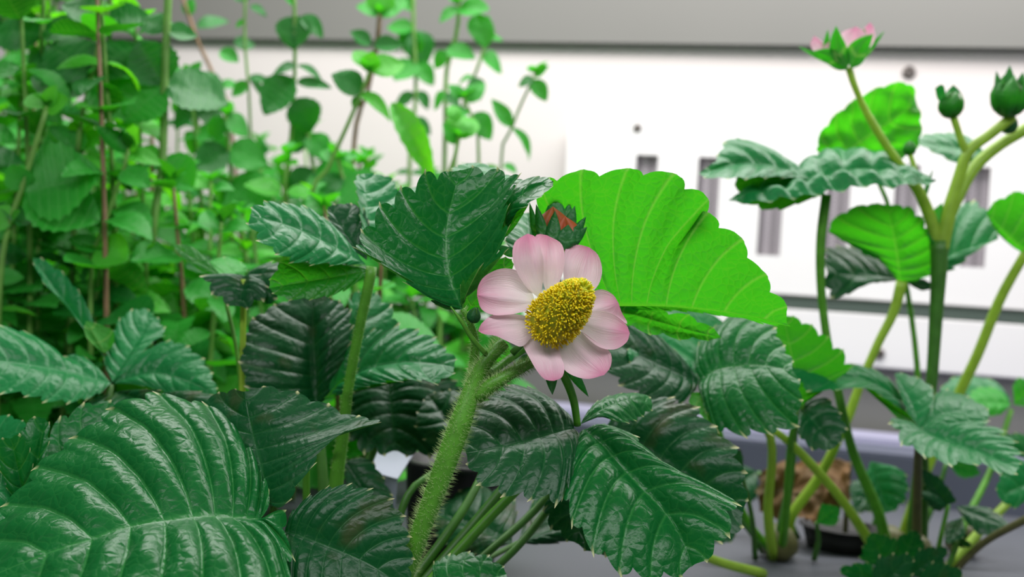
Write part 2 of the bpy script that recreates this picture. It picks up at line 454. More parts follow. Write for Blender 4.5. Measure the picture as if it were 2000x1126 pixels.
# ------------------------------------------------------------------ leaf sheets
def sheet(name, parent, mats, base, tip, L, R, mid=(), nv=6, tooth=0.05, quilt=0.05, camber=0.06, g=1.6, crink=0.0, ns=10, under=False, seed=0, bow=0.05, mucro=True, phase0=None, curl=0.0, res=10, fold=None):
    """a leaflet or petal lofted from its midrib to its two margins; all points are (px,py,cm).
    L lies on the left when looking from base to tip at the upper face; under=True when the picture shows the underside."""
    if under: L, R = R, L
    B = P(*base); T = P(*tip)
    nt = max(14, nv * res + 1) if nv else 22
    M = crom([B] + [P(*p) for p in mid] + [T], 200)
    EL = crom([B] + [P(*p) for p in L] + [T], nt)
    ER = crom([B] + [P(*p) for p in R] + [T], nt)
    ts = np.linspace(0, 1, nt)
    tm = ts ** g
    Mi = np.stack([np.interp(tm, np.linspace(0, 1, 200), M[:, k]) for k in range(3)], 1)
    size = np.linalg.norm(T - B)
    width = np.mean(np.linalg.norm(EL - Mi, axis=1) + np.linalg.norm(ER - Mi, axis=1))
    sref = min(size, width * 1.4)
    ph = ts * nv if nv else ts
    fr = ph - np.floor(ph)
    S = np.concatenate([-np.linspace(1, 0, ns + 1), np.linspace(0, 1, ns + 1)[1:]])
    # more samples close to the margin
    S = np.sign(S) * (1 - (1 - np.abs(S)) ** 1.25)
    G = np.zeros((nt, len(S), 3)); tipm = np.zeros((nt, len(S)))
    rng = random.Random(seed + int(abs(base[0]) * 7 + abs(base[1])))
    oz = rng.random() * 50
    irr = np.array([0.7 + 0.6 * rng.random() for _ in range(nv + 2)]) if nv else np.ones(2)
    if nv: f = (1 - np.abs(2 * fr - 1) ** 2.6) * irr[np.minimum(np.floor(ph).astype(int), nv + 1)]
    else: f = np.zeros(nt)
    for s_i, s in enumerate(S):
        E = EL if s < 0 else ER
        a = abs(s)
        tg = np.gradient(E, axis=0); tg /= np.linalg.norm(tg, axis=1)[:, None] + 1e-12
        outw = E - Mi; ow = np.linalg.norm(outw, axis=1)[:, None]; outw = outw / (ow + 1e-9)
        w = max(0.0, (a - 0.55) / 0.45) ** 2
        amp = 1.7 * tooth * sref * np.minimum(1, ow[:, 0] / (0.18 * sref))
        Et = E + (outw * 0.8 + tg * 0.55) * (amp * f * w)[:, None]
        if nv and mucro and a > 0.999:
            pk = np.clip(1 - np.abs(fr - 0.5) * res / 0.8, 0, 1)
            Et = Et + (outw * 0.6 + tg * 0.7) * (amp * 0.5 * pk)[:, None]
            tipm[:, s_i] = pk
        # veins bow slightly towards the tip
        G[:, s_i] = Mi * (1 - a) + Et * a
        if nv: G[:, s_i] -= ((T - B) / (size + 1e-9))[None, :] * (bow * sref * 4 * a * (1 - a) * np.sin(np.pi * ts) * np.minimum(1, ow[:, 0] / (0.2 * sref)))[:, None]
    # surface normals of the smooth sheet
    def normals(G):
        du = np.gradient(G, axis=0); dv = np.gradient(G, axis=1)
        Nn = np.cross(dv, du); ln = np.linalg.norm(Nn, axis=2)[:, :, None]
        Nn = np.where(ln > 1e-12, Nn / (ln + 1e-15), 0)
        return Nn
    Nn = normals(G)
    nav = Nn.mean(axis=(0, 1)); nav /= np.linalg.norm(nav) + 1e-9
    Nb = 0.5 * Nn + 0.5 * nav
    Nb /= np.linalg.norm(Nb, axis=2)[:, :, None] + 1e-9
    A = np.abs(S)[None, :]
    lw = np.linalg.norm(G[:, -1] - G[:, 0], axis=1)[:, None]
    env = np.sin(np.clip(ts, 0, 1) * math.pi)[:, None] ** 0.5
    h = camber * lw * (A * (1 - A) * 4) * env
    h += -curl * lw * (A ** 3) * env
    if nv:
        bul = np.abs(np.sin(math.pi * (ph - 0.5)))[:, None] ** 0.75
        h += quilt * sref * 0.52 * (bul - 0.4) * np.minimum(1, A * 3.5) * (1 - 0.45 * A ** 3) * np.minimum(1, lw / (0.4 * sref)) * env
    if fold:
        x_ = (ts - fold[0]) / fold[1]
        h += fold[2] * sref * (x_ * np.exp(-x_ * x_ * 0.5))[:, None] * A ** 1.2 * (np.array(S)[None, :] * (-1 if under else 1) < 0)
    if crink:
        cz = np.array([[noise.noise(Vector((G[i, j] * 1000 / 5.0).tolist()) + Vector((oz, 0, 0))) for j in range(len(S))] for i in range(nt)])
        h += crink * sref * cz * np.minimum(1, A * 2.5 + 0.2)
    G = G + Nb * h[:, :, None]
    V = G.reshape(-1, 3); m = len(S)
    Fc = []
    for i in range(nt - 1):
        for j in range(m - 1):
            Fc.append((i * m + j, i * m + j + 1, (i + 1) * m + j + 1, (i + 1) * m + j))
    me = mesh_from(name, V, Fc)
    uvl = me.uv_layers.new(name='vein')
    uvv = np.stack([np.repeat(ph, m), np.tile(S, nt)], 1)
    idx = np.zeros(len(me.loops), dtype=np.int32); me.loops.foreach_get('vertex_index', idx)
    uvl.data.foreach_set('uv', uvv[idx].ravel().astype(np.float32))
    at = me.attributes.new('tipmask', 'FLOAT', 'POINT'); at.data.foreach_set('value', tipm.ravel().astype(np.float32))
    return link(name, me, mats, parent, B)

def hairs(name, q, r, n, length, parent, matl=M_HAIR, thick=0.000045, t0=0.0, t1=1.0, seed=1):
    rng = random.Random(seed); V = []; Fc = []
    T = np.gradient(q, axis=0); T /= np.linalg.norm(T, axis=1)[:, None]
    for _ in range(n):
        t = (t0 + (t1 - t0) * rng.random()) * (len(q) - 1); i = int(min(t, len(q) - 2)); fr = t - i
        c = q[i] * (1 - fr) + q[i + 1] * fr; rr = r[i] * (1 - fr) + r[i + 1] * fr
        d = np.array([rng.gauss(0, 1) for _ in range(3)]); d -= T[i] * np.dot(d, T[i]); d /= np.linalg.norm(d)
        p = c + d * rr * 0.95
        dd = d + T[i] * rng.uniform(-0.1, 0.5) + np.array([rng.gauss(0, 0.12) for _ in range(3)]); dd /= np.linalg.norm(dd)
        s = np.cross(dd, T[i]); s /= np.linalg.norm(s) + 1e-9; s2 = np.cross(dd, s)
        l = length * rng.uniform(0.6, 1.15); b = len(V)
        mid_ = p + dd * l * 0.55 + T[i] * l * 0.05
        V += [p + s * thick, p - s * thick * 0.5 + s2 * thick * .87, p - s * thick * 0.5 - s2 * thick * .87, p + dd * l]
        Fc += [(b, b + 1, b + 3), (b + 1, b + 2, b + 3), (b + 2, b, b + 3)]
    o = link(name, mesh_from(name, V, Fc), matl, parent, q[0]); o['kind'] = 'stuff'
    return o

def plant(name, label, px, d, cat='plant'):
    """an Empty on the tray floor"""
    c = P(*floor_end(px, d)); c[2] = 0.0
    e = empty(name, c); tag(e, label, cat); return e
def crown(pl, r=0.006, h=0.012):
    c = np.array(wloc(pl)); bm = bmesh.new()
    prof = [(0.6, 0), (1.0, 0.25), (0.95, 0.55), (0.7, 0.85), (0.3, 1.0)]
    rings = [[bm.verts.new((c[0] + math.cos(a) * r * pr * (1 + 0.12 * math.sin(3 * a + k)), c[1] + math.sin(a) * r * pr, c[2] + h * hh)) for a in np.linspace(0, 2 * math.pi, 12, endpoint=False)] for k, (pr, hh) in enumerate(prof)]
    for a, b in zip(rings[:-1], rings[1:]):
        for k in range(12): bm.faces.new([a[k], a[(k + 1) % 12], b[(k + 1) % 12], b[k]])
    bm.faces.new(rings[-1]); bm.faces.new(rings[0][::-1])
    me = bpy.data.meshes.new('crown'); bm.to_mesh(me); bm.free()
    return link('crown', me, M_STALKB, pl, c)

def LF(pl, pts, rad, m=None, label=None):
    """a leaf: its petiole is the part, the leaflets are its children"""
    o = tube('leaf', pts, rad, m or M_STALK, pl)
    if label: o['label'] = label
    return o

# ================================================================== flowering plant in the middle
pA = plant('strawberry_plant', 'strawberry plant with open pink flower and hairy green stalk', 700, 24.5)
crown(pA)
stalk = tube('flower_stalk', [floor_end(705, 24.2), (740, 1230, 23.6), (793, 1110, 23.2), (835, 1000, 23.1), (872, 900, 23.1), (905, 810, 23.2), (925, 750, 23.3), (950, 705, 23.3), (985, 668, 23.4)], [24, 22, 21, 19, 19, 21, 22, 15, 12], M_STALK, pA, ns=14)
q, r = o_q[stalk.name]
hairs('stem_hair', q, r, 2800, 0.0018, stalk, t0=0.25, t1=1.0)
ped = tube('pedicel', [(930, 775, 23.3), (965, 748, 23.2), (1010, 722, 23.3), (1050, 700, 23.4), (1078, 668, 23.4)], [15, 14, 11, 9, 9], M_STALK, pA, ns=12)
q, r = o_q[ped.name]; hairs('stem_hair', q, r, 1100, 0.0014, ped, seed=4, t1=0.75)
pB_ = tube('leaf', [(922, 770, 23.3), (925, 720, 23.6), (928, 670, 23.6), (918, 630, 23.5), (903, 603, 23.5)], [12, 11, 9, 7, 5], M_STALK, pA, ns=10)
q, r = o_q[pB_.name]; hairs('stem_hair', q, r, 500, 0.0012, pB_, seed=5)
# dark leaflet standing left of the flower
sheet('leaflet', pB_, M_DARK, (903, 603, 23.5), (898, 332, 24.6),
      [(879, 602, 23.4), (837, 576, 23.0), (780, 533, 22.7), (714, 488, 22.6), (722, 460, 23.0), (752, 425, 23.3), (792, 390, 23.7), (850, 354, 24.2), (880, 341, 24.5)],
      [(903, 565, 23.3), (933, 537, 22.9), (963, 512, 22.8), (977, 470, 23.0), (980, 425, 23.3), (988, 385, 23.7), (992, 358, 24.2), (955, 345, 24.5), (922, 337, 24.6)],
      mid=[(885, 560, 23.8), (873, 510, 24.0), (871, 460, 24.2), (877, 415, 24.4), (888, 370, 24.5)], nv=9, tooth=0.05, quilt=0.045, camber=-0.02, g=2.0, bow=0.04, ns=16, res=14, crink=0.01)
sheet('leaflet', pB_, M_SOFT, (955, 420, 25.2), (912, 318, 28.2), [(915, 400, 25.4), (893, 360, 26.3), (893, 330, 27.5)], [(1000, 395, 25.3), (1010, 360, 26.2), (985, 342, 27.3), (945, 322, 28.0)], nv=6, tooth=0.05, quilt=0.07, g=1.0, res=12)
sheet('leaflet', pB_, M_DARK, (984, 470, 24.0), (1080, 353, 23.6), [(978, 430, 24.0), (984, 385, 24.2), (1003, 356, 24.5), (1042, 349, 24.4)], [(1003, 425, 23.6), (1030, 399, 23.3), (1062, 376, 23.4)], mid=[(1000, 405, 24.0), (1035, 372, 24.0)], nv=5, quilt=0.06, camber=0.08, crink=0.04, res=12)
sheet('leaflet', pB_, M_BACKLIT, (976, 470, 23.7), (1035, 392, 23.5), [(982, 425, 23.9), (1000, 402, 23.9)], [(996, 452, 23.4), (1018, 422, 23.4)], nv=4, under=True, quilt=0.04)
sheet('leaflet', pB_, M_SOFT, (1040, 505, 25.4), (1030, 415, 28.0), [(1003, 492, 25.5), (990, 455, 26.2), (1000, 430, 27.2)], [(1060, 470, 25.5), (1050, 430, 27)], nv=6, quilt=0.09)
sheet('leaflet', pB_, M_BACKLIT, (906, 612, 24.2), (1000, 505, 24.6), [(912, 560, 24.2), (945, 520, 24.6)], [(935, 600, 24.4), (985, 560, 24.6)], nv=5, under=True, quilt=0.04)
# big back-lit leaflet right of the flower
pC_ = tube('leaf', [(948, 735, 23.6), (1010, 690, 24.6), (1090, 640, 25.3), (1196, 600, 25.6)], [8, 8, 7, 5], M_STALK, pA)
pC_['label'] = 'leaf lit from behind, yellow green glow put into its colour'
sheet('leaflet', pC_, M_BACKLIT, (1185, 598, 25.6), (1538, 635, 24.9),
      [(1130, 560, 25.6), (1072, 480, 25.2), (1052, 405, 24.9), (1072, 362, 24.6), (1130, 349, 24.5), (1185, 350, 24.5), (1235, 354, 24.4), (1300, 368, 24.3), (1355, 384, 24.2), (1367, 402, 24.7), (1362, 415, 25.0), (1392, 432, 24.6), (1430, 462, 24.4), (1466, 515, 24.4), (1505, 572, 24.6), (1525, 605, 24.8)],
      [(1215, 606, 25.8), (1300, 606, 25.8), (1400, 614, 25.7), (1490, 630, 25.3)],
      mid=[(1290, 598, 25.4), (1400, 607, 25.2), (1480, 620, 25.0)], nv=12, tooth=0.034, quilt=0.05, camber=0.03, g=3.2, ns=22, res=11, under=True, crink=0.012, fold=(0.6, 0.07, -0.14))
sheet('leaflet', pC_, M_BACKLIT, (1190, 602, 25.7), (1410, 660, 26.3), [(1258, 600, 25.9), (1296, 612, 26), (1330, 618, 26), (1372, 634, 26.2)], [(1210, 625, 25.8), (1262, 642, 25.9), (1335, 656, 26.1)], nv=4, tooth=0.12, quilt=0.04, under=True, g=1.0, mid=[(1260, 620, 25.9), (1330, 640, 26.1)])
# leaf below the flower
pI_ = tube('leaf', [(1078, 690, 23.9), (1103, 735, 24.1), (1120, 780, 24.4), (1128, 830, 24.6)], [9, 9, 8, 7], M_STALK, pA)
pI_['label'] = 'dark three-part leaf hanging beneath the open flower'
sheet('leaflet', pI_, M_DEEP, (1124, 836, 24.6), (910, 884, 23.7),
      [(1118, 860, 24.3), (1127, 888, 23.9), (1113, 930, 23.5), (1090, 962, 23.2), (1045, 962, 23.1), (993, 955, 23.2), (940, 928, 23.4)],
      [(1104, 828, 24.8), (1086, 792, 25.2), (1056, 772, 25.6), (1020, 760, 25.6), (985, 765, 25.4), (955, 784, 25.0), (926, 812, 24.6), (910, 850, 24.1)],
      mid=[(1100, 841, 24.4), (1031, 860, 24.1), (970, 874, 23.9)], nv=8, tooth=0.05, quilt=0.07, camber=0.06, g=1.8, ns=14, res=12)
sheet('leaflet', pI_, M_DARK, (1140, 838, 24.6), (1352, 1105, 22.9),
      [(1172, 836, 24.9), (1218, 846, 25.0), (1256, 878, 24.8), (1312, 926, 24.3), (1370, 956, 23.9), (1412, 974, 23.5), (1417, 1005, 23.2), (1400, 1045, 23.0), (1375, 1080, 22.9)],
      [(1121, 862, 24.2), (1108, 900, 23.8), (1107, 950, 23.4), (1120, 1002, 23.0), (1150, 1048, 22.8), (1203, 1094, 22.6), (1250, 1113, 22.6), (1300, 1116, 22.7)],
      mid=[(1178, 870, 24.5), (1213, 910, 24.3), (1245, 945, 24.0), (1298, 1000, 23.5), (1335, 1058, 23.1)], nv=8, tooth=0.045, quilt=0.08, camber=0.1, g=1.8, ns=14, res=12)
sheet('leaflet', pI_, M_DARK, (1133, 828, 24.8), (1275, 790, 26.6), [(1155, 796, 25.2), (1190, 775, 25.8), (1235, 768, 26.3), (1262, 774, 26.6)], [(1170, 815, 24.9), (1205, 822, 25.1), (1245, 812, 25.9)], mid=[(1180, 797, 25.1), (1235, 778, 25.9)], nv=6, tooth=0.06, quilt=0.05, camber=0.1)
# stipules and small bud at the stalk's fork
sb = tube('bract', [(948, 690, 23.2), (922, 660, 23.1), (900, 625, 23.0), (880, 598, 23.0)], [5, 5, 4, 1.5], M_STALK, pA)
def bud(pl, name, c, rpx, axis_deg, m=M_SEPAL, ns_=5, open_=0.0):
    """small closed bud: body + sepals wrapped around"""
    o = empty(name, P(*c), pl)
    bm = bmesh.new(); C = P(*c); rr = rpx * c[2] * 0.01 / F
    ax = np.array([math.cos(math.radians(axis_deg)) , -0.25, math.sin(math.radians(axis_deg))]); ax /= np.linalg.norm(ax)
    u = np.cross(ax, [0.2, 1, 0.1]); u /= np.linalg.norm(u); w = np.cross(ax, u)
    rings = []
    prof = [(-1.0, 0.15), (-0.85, 0.6), (-0.4, 0.92), (0.1, 0.95), (0.6, 0.7), (0.95, 0.3), (1.1, 0.05)]
    for hh, pr in prof:
        rings.append([bm.verts.new(C + ax * rr * 1.15 * hh + (u * math.cos(a) + w * math.sin(a)) * rr * pr * 0.92) for a in np.linspace(0, 2 * math.pi, 14, endpoint=False)])
    for a, b in zip(rings[:-1], rings[1:]):
        for k in range(14): bm.faces.new([a[k], a[(k + 1) % 14], b[(k + 1) % 14], b[k]])
    bm.faces.new(rings[-1]); bm.faces.new(rings[0][::-1])
    me = bpy.data.meshes.new('bud_core'); bm.to_mesh(me); bm.free()
    link('bud_core', me, M_STALKD, o, C)
    for k in range(ns_):
        a0 = 2 * math.pi * k / ns_ + 0.3
        V = []; Fc = []; nn, mm = 9, 5
        for i in range(nn):
            t = i / (nn - 1)
            hh = -1.0 + 2.15 * t
            pr = np.interp(hh, [p[0] for p in prof], [p[1] for p in prof]) + open_ * t * t * 1.5
            wd = math.sin(math.pi * min(1, 0.12 + 0.88 * t)) ** 0.7 * (2.1 * math.pi / ns_ * 0.5)
            for j in range(mm):
                s = (j / (mm - 1) - 0.5) * 2
                a = a0 + s * wd
                rad = rr * (pr * (1.0) + 0.16 - 0.12 * abs(s)) 
                V.append(C + ax * rr * 1.15 * (hh + 0.12 * open_) + (u * math.cos(a) + w * math.sin(a)) * rad)
        for i in range(nn - 1):
            for j in range(mm - 1): Fc.append((i * mm + j, i * mm + j + 1, (i + 1) * mm + j + 1, (i + 1) * mm + j))
        me = mesh_from('sepal', V, Fc); me.uv_layers.new(name='vein')
        link('sepal', me, m, o, C)
    return o
bud(pA, 'flower_bud', (926, 616, 23.2), 13, 80)
# --- the open flower
fl_ = empty('open_flower', P(1080, 640, 23.3), pA)
fl_['label'] = 'open flower with pale pink petals around a tall yellow cone'
Cb = P(1066, 640, 22.9); Ct = P(1142, 562, 22.0)
ax = Ct - Cb; Ln = np.linalg.norm(ax); ax /= Ln
uu = np.cross(ax, [0, 1, 0.2]); uu /= np.linalg.norm(uu); ww = np.cross(ax, uu)
def cone_r(t): return 0.00455 * np.interp(t, [-0.15, 0, 0.15, 0.35, 0.6, 0.82, 0.94, 1.0], [0.5, 0.9, 1.04, 1.02, 0.84, 0.58, 0.36, 0.05])
bm = bmesh.new(); rings = []
for t in np.linspace(-0.15, 1, 18):
    rings.append([bm.verts.new(Cb + ax * Ln * t + (uu * math.cos(a) + ww * math.sin(a)) * cone_r(t)) for a in np.linspace(0, 2 * math.pi, 26, endpoint=False)])
for a, b in zip(rings[:-1], rings[1:]):
    for k in range(26): bm.faces.new([a[k], a[(k + 1) % 26], b[(k + 1) % 26], b[k]])
bm.faces.new(rings[-1]); bm.faces.new(rings[0][::-1])
me = bpy.data.meshes.new('receptacle'); bm.to_mesh(me); bm.free()
link('receptacle', me, M_CONE, fl_, Cb)
rng = random.Random(5)
for nm, mt, lo, hi, n in (('pistils', M_PISTIL, 0.0, 0.97, 1500), ('green_pistils', M_PISTIL_G, 0.4, 1.0, 260)):
    V = []; Fc = []
    for k in range(n):
        t = lo + (hi - lo) * rng.random() ** (0.9 if nm == 'pistils' else 0.7); a = k * 2.39996 + rng.uniform(-.15, .15)
        rad = cone_r(t); nd = uu * math.cos(a) + ww * math.sin(a)
        p = Cb + ax * Ln * t + nd * rad * 0.97
        sl = (cone_r(t - 0.03) - cone_r(t + 0.03)) / (0.06 * Ln)
        d = nd + ax * (sl * 0.9 + 0.15) + np.array([rng.gauss(0, .2) for _ in range(3)]); d /= np.linalg.norm(d)
        l = rng.uniform(0.0009, 0.0016); th = 0.00015
        s1 = np.cross(d, ax); s1 /= np.linalg.norm(s1) + 1e-9; s2 = np.cross(d, s1)
        b = len(V)
        for hh, tw in ((0, .7), (0.55, .6), (0.8, 1.35), (1.0, .9)):
            for j in range(4): V.append(p + d * l * hh + (s1 * math.cos(j * math.pi / 2) + s2 * math.sin(j * math.pi / 2)) * th * tw)
        for i in range(3):
            for j in range(4): Fc.append((b + i * 4 + j, b + i * 4 + (j + 1) % 4, b + (i + 1) * 4 + (j + 1) % 4, b + (i + 1) * 4 + j))
        Fc.append((b + 12, b + 13, b + 14, b + 15))
    o = link('pistil', mesh_from(nm, V, Fc), mt, fl_, Cb); o['kind'] = 'stuff'
def petal(base, tip, L, R, mid=(), cam_=0.12, crink=0.03, seed=0, under=False, curl=0.0):
    return sheet('petal', fl_, M_PETAL, base, tip, L, R, mid=mid, nv=0, tooth=0, quilt=0, camber=-cam_, g=1.0, ns=9, crink=crink, seed=seed, under=under, curl=curl)
petal((1112, 600, 23.3), (1150, 482, 23.9), [(1103, 560, 23.4), (1100, 515, 23.7), (1106, 484, 23.9), (1128, 477, 24.0)], [(1150, 575, 23.3), (1170, 553, 23.4), (1176, 525, 23.6), (1168, 497, 23.8)], crink=0.05)
petal((1125, 615, 23.2), (1208, 592, 23.6), [(1135, 590, 23.3), (1155, 570, 23.5), (1178, 565, 23.6), (1198, 576, 23.6)], [(1150, 620, 23.3), (1185, 612, 23.4), (1226, 632, 23.6), (1214, 610, 23.6)], crink=0.06)
petal((1122, 628, 23.0), (1230, 650, 22.7), [(1140, 612, 23.0), (1165, 606, 23.0), (1197, 613, 22.9), (1222, 632, 22.8)], [(1138, 650, 22.9), (1168, 676, 22.7), (1200, 682, 22.6), (1224, 668, 22.6)], crink=0.03)
petal((1095, 650, 23.0), (1180, 732, 22.6), [(1130, 645, 22.9), (1165, 668, 22.8), (1192, 688, 22.7), (1193, 715, 22.6)], [(1090, 675, 22.9), (1092, 705, 22.7), (1110, 728, 22.6), (1145, 740, 22.5)], crink=0.03, seed=2)
petal((1066, 645, 23.0), (1082, 743, 22.4), [(1092, 660, 22.9), (1094, 690, 22.7), (1102, 715, 22.5), (1098, 736, 22.4)], [(1022, 645, 22.9), (1018, 665, 22.8), (1032, 695, 22.6), (1048, 722, 22.4), (1064, 740, 22.4)], cam_=-0.05, seed=3)
petal((1050, 635, 22.9), (934, 646, 22.4), [(1040, 655, 22.8), (1020, 676, 22.6), (1000, 670, 22.5), (968, 655, 22.4), (945, 652, 22.4)], [(1030, 618, 23.0), (990, 611, 22.8), (960, 616, 22.6), (940, 632, 22.4)], cam_=-0.06)
petal((1045, 590, 22.9), (932, 576, 22.5), [(1035, 603, 22.7), (1005, 612, 22.6), (965, 615, 22.5), (940, 603, 22.5)], [(1032, 550, 23.0), (1012, 529, 22.9), (980, 524, 22.8), (948, 538, 22.6), (934, 558, 22.5)], cam_=0.2, seed=4)
petal((1070, 580, 23.2), (1068, 459, 23.2), [(1058, 540, 23.1), (1058, 500, 23.1), (1044, 470, 23.2), (1050, 457, 23.3)], [(1088, 560, 23.1), (1100, 530, 23.1), (1103, 503, 23.1), (1096, 475, 23.2)], cam_=0.15, seed=5)
petal((1056, 585, 23.0), (1030, 456, 22.8), [(1028, 560, 22.9), (1008, 528, 22.8), (1001, 500, 22.7), (1006, 472, 22.7)], [(1060, 550, 23.0), (1061, 510, 22.9), (1054, 478, 22.8), (1044, 461, 22.8)], cam_=-0.04, seed=6)
def sep(base, tip, w, par, m=M_SEPAL, d0=None, bend=0, nv=3, label=None, under=False):
    bx, by, bd = base; tx, ty, td = tip
    dx, dy = tx - bx, ty - by; l = math.hypot(dx, dy); nx, ny = dy / l, -dx / l
    Lp, Rp = [], []
    for t, ww_ in ((0.2, 0.8), (0.45, 1.0), (0.75, 0.6)):
        cx, cy, cd = bx + dx * t + nx * bend * math.sin(t * math.pi), by + dy * t + ny * bend * math.sin(t * math.pi), bd + (td - bd) * t
        Lp.append((cx + nx * w * ww_, cy + ny * w * ww_, cd + 0.04)); Rp.append((cx - nx * w * ww_, cy - ny * w * ww_, cd + 0.04))
    return sheet('sepal', par, m, base, tip, Lp, Rp, mid=[(bx + dx * .5 + nx * bend, by + dy * .5 + ny * bend, (bd + td) / 2)], nv=0, tooth=0, quilt=0, camber=0.12, ns=4, under=under)
for b_, t_, w_ in (((1010, 500, 23.9), (966, 478, 23.3), 9), ((1075, 700, 23.5), (1079, 771, 23.2), 13), ((1040, 690, 23.5), (1005, 720, 23.6), 10), ((1100, 700, 23.7), (1150, 775, 24.2), 10), ((1170, 700, 23.4), (1195, 722, 23.0), 6), ((1150, 600, 23.6), (1212, 600, 24.0), 8)):
    sep(b_, t_, w_, fl_)
# --- the closed dark bud behind
bt = tube('pedicel', [(1000, 690, 24.3), (1075, 610, 24.2), (1090, 530, 24.2), (1092, 482, 24.2)], [7, 7, 7, 7], M_STALKD, pA)
fb = empty('half_open_bud', P(1092, 480, 24.2), pA)
fb['label'] = 'half open dark green bud with rusty orange petals'
sep((1085, 480, 24.7), (1085, 377, 24.9), 26, fb)
sep((1095, 480, 24.7), (1114, 391, 24.9), 14, fb); sep((1100, 480, 24.7), (1123, 401, 24.8), 15, fb)
sep((1108, 478, 24.5), (1145, 422, 24.6), 11, fb); sep((1108, 478, 24.4), (1147, 443, 24.4), 12, fb)
sep((1052, 480, 24.4), (1034, 394, 24.3), 8, fb)
for c_, r_ in (((1080, 440, 24.3), 30), ((1104, 452, 24.15), 24)):
    bx, by, bd = c_
    sheet('petal', fb, M_ORANGE, (bx, by + 40, bd), (bx, by - r_ * 1.25, bd), [(bx - r_, by + 12, bd - .05), (bx - r_, by - 12, bd)], [(bx + r_, by + 12, bd - .05), (bx + r_, by - 12, bd)], nv=0, camber=0.25, ns=6, tooth=0, quilt=0)
sep((1066, 482, 24.0), (1047, 398, 24.0), 11, fb)
sep((1078, 488, 23.9), (1084, 411, 24.0), 15, fb); sep((1102, 488, 23.9), (1110, 438, 23.9), 20, fb)
sep((1113, 485, 24.0), (1132, 436, 24.0), 14, fb)
# petioles of more leaves of this plant
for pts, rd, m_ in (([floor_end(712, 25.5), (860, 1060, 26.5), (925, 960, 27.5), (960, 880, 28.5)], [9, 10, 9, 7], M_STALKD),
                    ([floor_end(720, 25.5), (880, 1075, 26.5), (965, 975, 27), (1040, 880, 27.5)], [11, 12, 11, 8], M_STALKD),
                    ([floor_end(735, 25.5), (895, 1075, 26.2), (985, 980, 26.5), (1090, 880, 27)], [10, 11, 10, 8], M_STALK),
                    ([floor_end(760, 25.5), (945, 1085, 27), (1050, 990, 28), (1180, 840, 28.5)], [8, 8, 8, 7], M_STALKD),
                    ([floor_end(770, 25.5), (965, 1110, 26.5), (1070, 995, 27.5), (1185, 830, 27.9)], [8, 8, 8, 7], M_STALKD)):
    lf = LF(pA, pts, rd, m_)
    lastleaf = lf
sheet('leaflet', lastleaf, M_DEEP, (1185, 830, 27.8), (1452, 1000, 26.8), [(1215, 795, 28.2), (1275, 785, 28.3), (1340, 800, 28), (1398, 850, 27.6), (1440, 915, 27.1)], [(1180, 930, 27.2), (1250, 1010, 26.7), (1350, 1045, 26.4), (1420, 1040, 26.5)], nv=8, tooth=0.045, quilt=0.07)
sheet('leaflet', lastleaf, M_DEEP, (1180, 860, 27.6), (1125, 1060, 26.6), [(1210, 920, 27.3), (1220, 1000, 27), (1190, 1070, 26.7)], [(1130, 900, 27.3), (1085, 950, 27), (1075, 1010, 26.7)], nv=7, tooth=0.045, quilt=0.07)

lf = LF(pA, [floor_end(730, 25), (830, 1180, 25.5), (900, 1120, 26.2), (1010, 1060, 29)], [7, 7, 6, 5], M_STALKD)
sheet('leaflet', lf, M_DEEP, (1010, 1060, 29), (1190, 985, 31.5), [(1050, 975, 31), (1130, 945, 32)], [(1060, 1060, 29.4), (1150, 1040, 30)], nv=7, tooth=0.06)
sheet('leaflet', lf, M_DEEP, (1000, 1060, 29.2), (850, 1000, 31.5), [(940, 1075, 29.4), (870, 1050, 30.2)], [(1000, 985, 30.8), (920, 955, 31.8)], nv=7, tooth=0.06)
lf = LF(pA, [floor_end(715, 24), (800, 1250, 24), (850, 1150, 24.4)], [7, 7, 5])
sheet('leaflet', lf, M_DARK, (848, 1160, 24.4), (990, 1120, 25.0), [(850, 1105, 24.9), (895, 1085, 25.2), (950, 1092, 25.2)], [(900, 1180, 24.2), (960, 1160, 24.4)], nv=6, tooth=0.06)
# ================================================================== plant in the lower left foreground
pF = plant('strawberry_plant', 'strawberry plant in the lower left corner with large glossy ribbed leaf', 470, 21.5)
crown(pF)
lf = LF(pF, [floor_end(480, 21.6), (530, 1250, 22.3), (525, 1120, 22.9), (512, 1018, 23.1)], [14, 12, 9, 7])
lf['label'] = 'large glossy quilted dark green leaf'
sheet('leaflet', lf, M_DARK, (508, 1014, 22.9), (-60, 1142, 20.6),
      [(540, 1000, 22.7), (552, 1040, 22.3), (560, 1110, 21.6), (530, 1200, 20.4), (420, 1260, 19.6), (240, 1270, 19.4), (60, 1230, 19.8)],
      [(522, 985, 23.2), (506, 915, 24.0), (482, 862, 24.6), (440, 818, 25.0), (395, 798, 25.2), (355, 788, 25.2), (305, 782, 25.2), (258, 792, 25.0), (218, 815, 24.8), (165, 850, 24.4), (110, 895, 23.9), (60, 950, 23.2), (20, 1000, 22.6), (-30, 1080, 21.6)],
      mid=[(440, 1010, 22.6), (372, 1010, 22.2), (256, 1028, 21.8), (160, 1058, 21.4), (60, 1092, 21.0)], nv=11, tooth=0.035, quilt=0.07, camber=0.04, g=2.0, bow=0.035, ns=24, res=16, crink=0.012)
sheet('leaflet', lf, M_DEEP, (530, 988, 23.3), (478, 764, 25.0),
      [(505, 960, 23.8), (470, 900, 24.6), (430, 840, 25.3), (395, 795, 25.8), (430, 772, 25.6)],
      [(549, 986, 23.1), (584, 940, 23.2), (620, 888, 23.5), (656, 853, 23.7), (728, 826, 24.0), (672, 812, 24.5), (600, 782, 24.8), (532, 763, 25.0)],
      mid=[(515, 930, 23.8), (500, 870, 24.3), (487, 815, 24.7)], nv=8, tooth=0.04, quilt=0.045, camber=0.05, g=1.2, ns=14, res=12)
